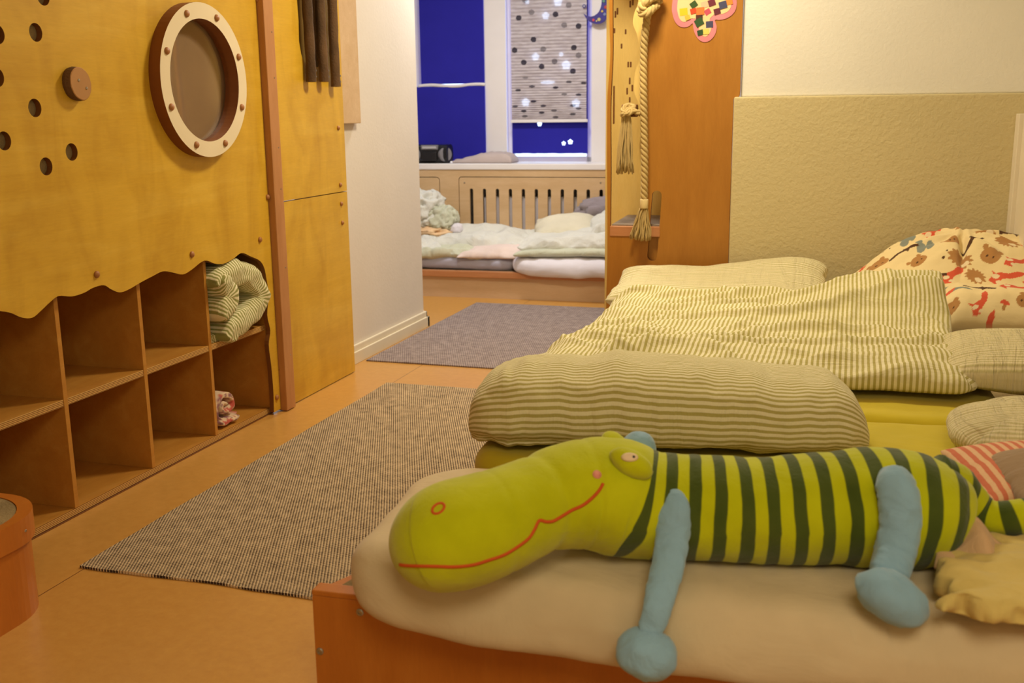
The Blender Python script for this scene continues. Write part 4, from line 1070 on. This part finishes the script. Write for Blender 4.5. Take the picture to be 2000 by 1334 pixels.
def top2(u, v):
    p = plan2(u, v); e = ((1 - abs(u) ** 9) * (1 - abs(v) ** 7)) ** .5
    base = MT + .035 * sm(-1, -.95, u)
    T = .090 + .012 * sm(0, 1, v)
    lift = .135 * sm(.05, 1, v) * sm(.0, .95, u) + .055 * sm(.4, 1, v)
    bulge = .03 * math.exp(-((v - .35) / .28) ** 2) * math.exp(-((u - .1) / .5) ** 2)
    z = MT + T * .48 + T * .52 * e + lift + bulge * e + fold2(p.x, p.y) * min(1, e * 1.4)
    if u < -.8: z -= .03 * sm(-.8, -1, u)
    return Vector((p.x, p.y, z))
def bot2(u, v):
    p = plan2(u, v); e = ((1 - abs(u) ** 9) * (1 - abs(v) ** 7)) ** .5; T = .090 + .012 * sm(0, 1, v)
    lift = .135 * sm(.05, 1, v) * sm(.0, .95, u) + .055 * sm(.4, 1, v)
    return Vector((p.x, p.y, MT + .002 + T * .48 * (1 - e ** .7) + lift * .9))
o = soft('striped_duvet', top2, bot2, M['stripe_u'], None, 150, 120, lambda u, v: ((u + 1) * .70, (v + 1) * .54), loc=(-.3, 3.7, MT))
tag(o, 'large green striped duvet spread flat over the middle mattresses', 'duvet')

# ------------------------------------------------------------------ long pale pillow against the wall
def wp0(q, u, v):
    k = sm(-.6, 1, v); q.z += .030 * k + .060 * sm(-.2, 1, u) * k + .02 * math.sin(q.x * 6) * k * 0
    q.z += .012 * nz(q.x * 2.2, q.y * 5, 3); return q
o = pillow('pillow', .93, .60, .13, M['stripe_white'], place(-.505, 4.655, MT + .0, 4), seed=11, wr=.012, wf=(2, 10), ex=5, pw=.5, pinch=.02, nu=100, nv=70, warp=wp0)
tag(o, 'long pale striped pillow lying against the back wall', 'pillow', 'pale striped pillows on the low bed')

# ------------------------------------------------------------------ right-hand pillows
def wpr(q, u, v): q.z += .006 * nz(q.x * 2, q.y * 16, 5); return q
o = pillow('pillow', .84, .54, .150, M['stripe_fine'], place(.745, 3.52, MT, -3), seed=14, wr=.010, wf=(1.2, 12), ex=3.4, pinch=.0, nu=90, nv=80, warp=wpr, edge=.008, rp=.06, pw=.5)
tag(o, 'wrinkled pale pillow right of the spread striped duvet', 'pillow', 'pale striped pillows on the low bed')
o = pillow('pillow', .80, .46, .045, M['stripe_fine'], place(.80, 3.42, MT - .0, -2), seed=15, wr=.006, ex=4, nu=60, nv=40) if False else None
o = pillow('pillow', .74, .42, .125, M['stripe_fine'], place(.655, 2.775, MT, -1), seed=18, wr=.006, wf=(1.2, 10), ex=3.2, pinch=.0, nu=80, nv=60, warp=wpr, edge=.004, rp=.17, pw=.5)
tag(o, 'smooth pale pillow on the yellow mattress at the right edge', 'pillow', 'pale striped pillows on the low bed')
t = thing('bolster_pillow', 'taupe pillow with a coral striped border behind the toy tail', 'pillow')
pillow('striped_border', .66, .34, .115, M['stripe_red'], place(.610, 2.475, MT, 12), t, seed=22, wr=.002, ex=2.6, pw=.5, pinch=.0, nu=100, nv=70, edge=.004)
pillow('plush_panel', .62, .30, .115, M['taupe'], place(.655, 2.395, MT + .022, 12), t, seed=23, wr=.002, ex=2.6, pw=.5, pinch=.0, nu=140, nv=90, edge=.004)

# ------------------------------------------------------------------ woodland print cushion
CR, BRN, TAN, GRN, GRY, WHT = rgb(214, 92, 62), rgb(84, 56, 36), rgb(176, 128, 74), rgb(150, 150, 120), rgb(132, 138, 126), rgb(232, 212, 170)
BGC = rgb(232, 210, 156)
def inpoly(x, y, P):
    c = False; j = len(P) - 1
    for i in range(len(P)):
        if (P[i][1] > y) != (P[j][1] > y) and x < (P[j][0] - P[i][0]) * (y - P[i][1]) / (P[j][1] - P[i][1]) + P[i][0]: c = not c
        j = i
    return c
def inell(x, y, cx, cy, a, b): return ((x - cx) / a) ** 2 + ((y - cy) / b) ** 2 < 1
def fox(x, y):
    if inell(x, y, .0, -.022, .008, .006) or inell(x, y, -.012, -.004, .011, .008): return WHT
    if inpoly(x, y, [(-.030, .016), (-.022, .002), (-.028, -.026), (-.004, -.034), (.008, -.012), (.030, .002), (.052, .022), (.058, .042), (.040, .036), (.018, .016), (-.004, .012), (-.014, .006)]): return CR
def stick(x, y):
    if inpoly(x, y, [(-.05, -.012), (-.05, .002), (.0, .008), (.006, .020), (.014, .008), (.05, .006), (.052, -.002), (.02, -.006), (.012, -.016), (.004, -.006)]): return BRN
def bear(x, y):
    if inell(x, y, -.008, -.004, .004, .004) or inell(x, y, .012, -.004, .003, .003): return BRN
    if inell(x, y, -.022, .022, .008, .008) or inell(x, y, .024, .02, .008, .008) or inell(x, y, .002, .0, .030, .024): return TAN
def apple(x, y):
    if inell(x, y, .012, -.012, .019, .016) or inell(x, y, -.018, .012, .013, .010) or inell(x, y, -.004, .002, .006, .004): return CR
def hedge(x, y):
    w = math.atan2(y, x)
    if inell(x, y, .016, -.006, .012, .008): return WHT
    if x * x + (y * 1.4) ** 2 < (.034 + .005 * math.sin(13 * w)) ** 2: return TAN
def leaf(x, y):
    if inpoly(x, y, [(-.034, -.008), (-.030, .004), (.026, .012), (.038, .004), (-.02, -.012)]): return GRY
def squir(x, y):
    if inell(x, y, 0, 0, .013, .022) or inell(x, y, .022, .010, .011, .022) or inell(x, y, -.008, .026, .010, .009): return GRY
def mush(x, y):
    if inell(x, y, 0, .006, .014, .009) and y > .002: return CR
    if abs(x) < .005 and -.014 < y < .004: return TAN
def dots_(x, y):
    if inell(x, y, 0, 0, .004, .004) or inell(x, y, .018, .012, .003, .004): return BRN
SH = [fox, stick, bear, apple, hedge, leaf, squir, mush, stick, fox, dots_]
random.seed(11); PL = []
kk = 0
for r_ in range(11):
    for c_ in range(12):
        PL.append((-.52 + .098 * c_ + random.uniform(-.018, .018) + .049 * (r_ % 2), -.48 + .098 * r_ + random.uniform(-.012, .012), random.uniform(-.8, .8), SH[(kk * 7 + random.randint(0, 2)) % len(SH)], random.uniform(1.05, 1.4))); kk += 1
def print_col(x, y):
    for (cx_, cy_, w, f, s) in PL:
        dx, dy = (x - cx_) / s, (y - cy_) / s
        if dx * dx + dy * dy < .0048:
            c_ = f(dx * math.cos(w) + dy * math.sin(w), -dx * math.sin(w) + dy * math.cos(w))
            if c_: return c_
    return BGC
def cush():
    V, F, CO = [], [], []; nu, nv = 330, 260
    P0 = Vector((.47, 4.62, 0))
    def height(u, v):
        e = max(0, (1 - abs(u) ** 4)) ** .5
        front = .165 * max(0, 1 - ((v + .55) / .47) ** 2) ** .5 * sm(-.35, .0, u)
        hs = .12 + .215 * sm(-1.02, -.05, u) ** .8 - .05 * sm(.2, 1, u)
        low = sm(-1.02, -.8, v) * .10 * sm(-1.0, -.6, u)
        t_ = max(0, min(1, (v + .30) / 1.15)); back = hs * (math.sin(t_ * PI / 2) ** .55 if t_ > 0 else 0)
        kk_ = 26; z = math.log(math.exp(kk_ * front) + math.exp(kk_ * back) + math.exp(kk_ * low)) / kk_ - math.log(3) / kk_ * (1 - sm(0, .08, max(front, back)))
        z *= e * max(0, 1 - max(0, (v - .8) / .2) ** 2) ** .5 if v < 1 else 0
        cr = math.exp(-((u - .02 - .05 * v) / .03) ** 2) * sm(-.25, .3, v); z -= .035 * cr
        z += .045 * math.exp(-((u - .05) / .045) ** 2 - ((v - .68) / .14) ** 2)      # gathered knot
        rr = math.hypot(u - .05, (v - .66)); an = math.atan2(v - .66, u - .05)
        z += .010 * math.sin(9 * an + 3 * nz(an, rr * 2)) * sm(.05, .25, rr) * sm(.95, .3, rr) * sm(-.25, .1, v)
        return z + .012 * nz(u * 3.4, v * 2.4, 4, 3)
    arc = [0]
    for j in range(1, nv + 1):
        v0, v1 = -1 + 2 * (j - 1) / nv, -1 + 2 * j / nv
        arc.append(arc[-1] + math.hypot(.34 * (v1 - v0), (height(.4, v1) - height(.4, v0)) * .8))
    for i in range(nu + 1):
        for j in range(nv + 1):
            u, v = -1 + 2 * i / nu, -1 + 2 * j / nv
            x = .50 * u; yb = .34 * v
            V.append((P0.x + x + .02 * nz(v * 2, 3, u), P0.y + yb, MT + max(.004, height(u, v))))
            CO.append(print_col(x, arc[j] - .45))
    for i in range(nu):
        for j in range(nv): q = i * (nv + 1) + j; F.append([q, q + nv + 1, q + nv + 2, q + 1])
    n1 = nv + 1
    bd = [i * n1 for i in range(nu + 1)] + [nu * n1 + j for j in range(1, nv + 1)] + [i * n1 + nv for i in range(nu - 1, -1, -1)] + [j for j in range(nv - 1, 0, -1)]
    k = len(V)
    for b in bd: V.append((V[b][0], V[b][1], MT + .002)); CO.append(BGC)
    for a in range(len(bd)): b = (a + 1) % len(bd); F.append([bd[a], k + a, k + b, bd[b]])
    F.append([k + a for a in range(len(bd))][::-1])
    return V, F, CO
V, F, CO = cush()
o = put('printed_cushion', V, F, M['print'], smooth=True, cols=CO, loc=(.44, 4.6, MT))
tag(o, 'big cream cushion with woodland animal print in the back right corner', 'cushion')

# ------------------------------------------------------------------ fleece blanket beside the toy tail
def wfl(q, u, v):
    q.z += .018 * nz(q.x * 6, q.y * 8, 2) * (1 - max(abs(u), abs(v)) ** 6) + .012 * sm(-.2, 1, u)
    q.y -= .05 * sm(.2, 1, u) * (1 - v) / 2 * 1.2; q.z -= .045 * sm(0, -1, v) * sm(-.3, .8, u); return q
t = thing('fleece_blanket', 'crumpled yellow fleece with beige corner beside the toy tail', 'blanket')
pillow('fleece', .46, .32, .075, M['fleece'], place(.418, 1.925, MT, 4), t, seed=31, wr=.024, wf=(6, 10), ex=3, pw=.5, pinch=.05, nu=80, nv=60, warp=wfl, edge=.05)
def lf(u, v, d=0):
    x = .255 + .055 * u + .01 * v; y = 1.945 + .06 * v - .01 * u; z = MT + .050 + .035 * (1 - u * u) * sm(-1, .3, v) + .012 * math.sin(4 * u + 2 * v) - .025 * (u + 1) * 0 + .012 * v
    return Vector((x, y, z - d))
soft('corner_flap', lambda u, v: lf(u, v), lambda u, v: lf(u, v, .006), M['lining'], t, 24, 24)

# ================================================================== striped plush toy
t = thing('plush_toy', 'long lime and green striped plush toy with blue limbs lying on the front mattress', 'plush toy')
SPN = []
for th in (5, 16, 28, 41, 55, 70, 86):
    th = math.radians(th); d_ = 122 * (1 - math.cos(th)); SPN.append((769.5 + .958 * d_, 1078 - .262 * d_, 106 * math.sin(th), 1.70 + .00013 * d_))
SPN += [(925, 1035, 105.5, 1.735), (965, 1020, 101, 1.757), (1005, 1004, 95.5, 1.787), (1045, 988, 93, 1.82), (1100, 972, 101, 1.865), (1160, 966, 111, 1.90), (1210, 972, 114, 1.92), (1260, 985, 107, 1.93), (1320, 990, 103, 1.94), (1450, 996, 102, 1.965), (1600, 994, 108, 2.00), (1720, 992, 116, 2.03), (1800, 1000, 110, 2.045), (1845, 1010, 94, 2.055), (1868, 1018, 70, 2.06), (1880, 1022, 42, 2.062), (1885, 1024, 12, 2.063)]
raw = []
for (x, y, r, Y) in SPN:
    p = ony(x, y, Y); dist = (p - EYE).dot(FA); raw.append((p.x, p.y, p.z, r / FPX * dist))
fine = smooth_loop([Vector(q[:3]).to_tuple() for q in raw], 18, closed=False)
rfine = smooth_loop([(q[3], 0, 0) for q in raw], 18, closed=False)
spine = [Vector(p) for p in fine]; rads = [max(.008, q[0]) for q in rfine]
AL = [0]
for a, b in zip(spine[:-1], spine[1:]): AL.append(AL[-1] + (b - a).length)
s_neck = AL[13 * 18 + 6]
def rd(i, w):
    s = AL[i]; r = rads[i]
    body = sm(s_neck - .05, s_neck + .05, s)
    k = 1 + .012 * nz(s * 9, math.cos(w) * 1.4, math.sin(w) * 1.4) + body * .028 * nz(s * 20, math.cos(w) * 1.1, math.sin(w) * 1.2 + 4)
    for (s0, dp, wd) in ((AL[8 * 18 + 2], .012, .006), (AL[10 * 18 + 4], .045, .012), (AL[11 * 18 + 10], .022, .007), (AL[14 * 18 + 8], .03, .018)):
        k -= dp * math.exp(-((s - s0 - .012 * math.sin(w)) / wd) ** 2) * (1 if body < .5 else .6)
    if body > .3:                       # gathered creases along the tummy side
        k -= .05 * body * max(0, nz(s * 13 + 2, w * .8, 9, 2)) 
    return r * 1.16 * k, r * k * (1 if math.sin(w) > 0 else .97)
V, F = loft(spine, rd, 72)
UV = []
N72 = 72
for i in range(len(spine)):
    for j in range(N72):
        w = 2 * PI * j / N72
        s = AL[i] - s_neck - .004
        lean = .030 * math.cos(w) * math.exp(-s / .06) if s > -.1 else 0
        q = (s + .035 * math.exp(-max(0, s) / .05) * -math.sin(w) * 1.0 + lean * 0 + .003 * nz(s * 20, w)) / .0475
        UV.append((q if AL[i] > s_neck - .10 else -1, w))
body = put('body', V, F, M['dragon'], t, uv=UV, smooth=True)
tree = BVHTree.FromPolygons([v.copy() for v in V], F)
def hit(x, y, off=0):
    d = ray(x, y).normalized(); h = tree.ray_cast(EYE, d)
    return (h[0] + h[1] * off, h[1]) if h[0] else (None, None)
# stitched smile following the snout
ml = smooth_loop([(x, y, 0) for x, y in [(781, 1103), (800, 1105), (850, 1106), (890, 1107), (925, 1103), (955, 1094), (984, 1084), (1008, 1070), (1032, 1052), (1044, 1034), (1053, 1017), (1066, 1019), (1080, 1018), (1098, 1008), (1116, 997), (1138, 987), (1156, 973), (1170, 958), (1178, 944)]], 5, closed=False)
pts = []
for (x, y, _) in ml:
    h, n = hit(x, y, .0005)
    if h: pts.append(h)
G().tube(pts, .0034, 6).put('stitched_mouth', M['red_thread'], t, smooth=True)
ns = []
for k in range(25):
    w = 2 * PI * k / 24; c_, s_ = math.cos(w) * 13.5, math.sin(w) * 8.5; a = math.radians(-35)
    h, n = hit(856 + c_ * math.cos(a) - s_ * math.sin(a), 993 + c_ * math.sin(a) + s_ * math.cos(a), .0005)
    if h: ns.append(h)
G().tube(ns, .0028, 6).put('stitched_nostril', M['red_thread'], t, smooth=True)
h, n = hit(1166, 927, .0005)
def disc_on(h, n, r, th, name, mat, par, sq=1):
    q = n.to_track_quat('Z', 'Y').to_matrix().to_4x4(); return G().lathe([(r, -.002), (r * .95, th * .6), (r * .6, th), (0, th * 1.05)], 18, mx=Matrix.Translation(h) @ q @ Matrix.Diagonal((1, sq, 1, 1))).put(name, mat, par, smooth=True)
disc_on(h, n, .0085, .0025, 'cheek_spot', M['pink_spot'], t)
def dome(name, c, dims, rot, mat, par, seed=0, amp=.04, n=32):
    V, F = [], []; m = n // 2; R = rot
    for i in range(m + 1):
        th = -PI / 2 + PI * i / m
        for j in range(n):
            ph = 2 * PI * j / n; d = Vector((math.cos(th) * math.cos(ph), math.cos(th) * math.sin(ph), math.sin(th))); k = 1 + amp * nz(d.x * 2 + seed, d.y * 2, d.z * 2)
            V.append(Vector(c) + R @ Vector((d.x * dims[0] * k, d.y * dims[1] * k, d.z * dims[2] * k)))
    for i in range(m):
        for j in range(n): F.append([i * n + j, i * n + (j + 1) % n, (i + 1) * n + (j + 1) % n, (i + 1) * n + j])
    return put(name, V, F, mat, par, smooth=True)
def E3(rx, ry, rz): return Matrix.Rotation(math.radians(rz), 3, 'Z') @ Matrix.Rotation(math.radians(ry), 3, 'Y') @ Matrix.Rotation(math.radians(rx), 3, 'X')
# two eyelid lobes
eb = ony(1233, 905, 1.845); lid = dome('eyelid', eb, (.044, .026, .024), E3(0, 27, 0), M['dragon'], t, 3)
tl = BVHTree.FromPolygons([v.co.copy() for v in lid.data.vertices], [list(p.vertices) for p in lid.data.polygons])
def hit2(tr, x, y):
    d = ray(x, y).normalized(); q = tr.ray_cast(EYE, d); return q[0], q[1]
a, n = hit2(tl, 1230, 893)
if a:
    ey = disc_on(a, n, .016, .003, 'eye', M['eye_white'], lid, .55)
    a2, n2 = hit2(tl, 1237, 894)
    if a2: disc_on(a2 + n2 * .003, n2, .0028, .002, 'pupil', M['black'], ey)
eb = ony(1199, 864, 1.955); dome('eyelid', eb, (.027, .03, .019), E3(0, 30, 10), M['dragon'], t, 5)
# blue limbs
def limb(name, ctrl, mat, par, flat=1.0, seed=0, n=28, sub=14, wr=.05):
    """ctrl: (px, py, Y, radius)"""
    c = [ony(x, y, Y) for x, y, Y, r in ctrl]
    sp = [Vector(q) for q in smooth_loop([tuple(p) for p in c], sub, closed=False)]; rr = [max(.002, q[0]) for q in smooth_loop([(r, 0, 0) for _, _, _, r in ctrl], sub, closed=False)]
    V, F = [], []; N = len(sp)
    for i, p in enumerate(sp):
        tg = (sp[min(i + 1, N - 1)] - sp[max(i - 1, 0)]).normalized(); a = tg.cross(Vector((0, 1, 0))).normalized(); b = a.cross(tg).normalized()
        for j in range(n):
            w = 2 * PI * j / n; k = 1 + wr * nz(i * .16 + seed, math.cos(w) * 1.2, math.sin(w) * 1.2, 3)
            V.append(p + (a * math.cos(w) + b * math.sin(w) * flat) * rr[i] * k)
    for i in range(N - 1):
        for j in range(n): F.append([i * n + j, i * n + (j + 1) % n, (i + 1) * n + (j + 1) % n, (i + 1) * n + j])
    F.append(list(range(n))[::-1]); F.append([(N - 1) * n + j for j in range(n)])
    o = put(name, V, F, mat, par, smooth=True)
    bm = bmesh.new(); bm.from_mesh(o.data); bmesh.ops.recalc_face_normals(bm, faces=bm.faces[:]); bm.to_mesh(o.data); bm.free()
    return o
arm = limb('arm', [(1296, 962, 1.885, .008), (1303, 970, 1.868, .022), (1313, 992, 1.842, .033), (1314, 1040, 1.822, .032), (1308, 1090, 1.79, .030), (1296, 1140, 1.745, .029), (1284, 1185, 1.710, .026), (1272, 1228, 1.695, .022), (1266, 1250, 1.69, .02)], M['sky_plush'], t, .62, 2, wr=.10)
hd = dome('hand', ony(1262, 1277, 1.688), (.054, .046, .047), E3(0, 8, 0), M['sky_plush'], arm, 7, .08)
leg = limb('leg', [(1742, 921, 1.945, .010), (1742, 928, 1.935, .024), (1748, 945, 1.915, .034), (1757, 980, 1.898, .036), (1758, 1030, 1.882, .036), (1748, 1080, 1.860, .036), (1736, 1120, 1.828, .033), (1728, 1145, 1.80, .028)], M['sky_plush'], t, .9, 4, wr=.09)
ft = dome('foot', ony(1744, 1168, 1.778), (.066, .045, .043), E3(0, 30, 0), M['sky_plush'], leg, 9, .09)
dome('far_hand', ony(1247, 874, 2.07), (.036, .036, .034), E3(0, 0, 0), M['sky_plush'], t, 12, .06)
# tail
ctrl = [(1822, 948, 2.07, .062), (1858, 960, 2.08, .056), (1888, 980, 2.085, .043), (1912, 1000, 2.085, .036), (1940, 1012, 2.08, .0335), (1975, 1012, 2.08, .034), (2020, 1005, 2.09, .034), (2070, 996, 2.10, .033), (2110, 990, 2.11, .010)]
c = [ony(x, y, Y) for x, y, Y, r in ctrl]
sp = [Vector(q) for q in smooth_loop([tuple(p) for p in c], 10, closed=False)]; rr = [q[0] for q in smooth_loop([(r, 0, 0) for *_, r in ctrl], 10, closed=False)]
V, F = loft(sp, lambda i, w: (rr[i] * (1 + .05 * nz(i * .2, w)), rr[i] * (1 + .05 * nz(i * .2, w, 3))), 36)
la = 0; UV = []
for i in range(len(sp)):
    if i: la += (sp[i] - sp[i - 1]).length
    UV += [((la + .01) / .0475 + .12 * math.sin(2 * PI * j / 36) + 1, j / 36) for j in range(36)]
put('tail', V, F, M['dragon'], t, uv=UV, smooth=True)

# ================================================================== light
def area(name, loc, rot, size, power, col, shape='DISK', size_y=None):
    d = bpy.data.lights.new(name, 'AREA'); d.shape = shape; d.size = size; d.energy = power; d.color = col
    if size_y: d.size_y = size_y
    o = bpy.data.objects.new(name, d); C.objects.link(o); o.location = loc; o.rotation_euler = [math.radians(a) for a in rot]; return o
area('room_ceiling_lamp', (-.9, 4.2, 2.68), (0, 0, 0), .45, 42, (1, .88, .65))
area('front_fill_light', (.45, -.35, 2.55), (12, 0, 0), 1.2, 30, (1, .88, .65))  # added fill from the camera side, brightens the bed front and toy
area('far_ceiling_lamp', (-1.9, 6.15, 2.70), (0, 0, 0), .5, 34, (1, .97, .94))
w = bpy.data.worlds.new('world'); sc.world = w; w.use_nodes = True
bgn = w.node_tree.nodes['Background']; bgn.inputs[0].default_value = (.62, .76, 1, 1); bgn.inputs[1].default_value = 3.0

vs = sc.view_settings
sc.display_settings.display_device = 'sRGB'; vs.view_transform = 'Standard'; vs.look = 'None'; vs.gamma = 1; vs.use_curve_mapping = False
vs.exposure = 0.2

# ------------------------------------------------------------------ each thing's origin at its base
bpy.context.view_layer.update()
def meshes(o):
    r = [o] if o.type == 'MESH' else []
    for c_ in o.children: r += meshes(c_)
    return r
for o in [q for q in bpy.data.objects if q.parent is None and q.type in ('EMPTY', 'MESH') and q.get('kind') != 'structure']:
    inv = o.matrix_world.inverted(); ps = []
    for mo_ in meshes(o):
        mm = inv @ mo_.matrix_world; ps += [mm @ Vector(b) for b in mo_.bound_box]
    lo_ = Vector([min(p[k] for p in ps) for k in range(3)]); hi_ = Vector([max(p[k] for p in ps) for k in range(3)])
    d = Vector(((lo_.x + hi_.x) / 2, (lo_.y + hi_.y) / 2, lo_.z)); T = Matrix.Translation(-d)
    if o.type == 'MESH': o.data.transform(T)
    for c_ in o.children: c_.matrix_local = T @ c_.matrix_local
    o.matrix_world = o.matrix_world @ Matrix.Translation(d)
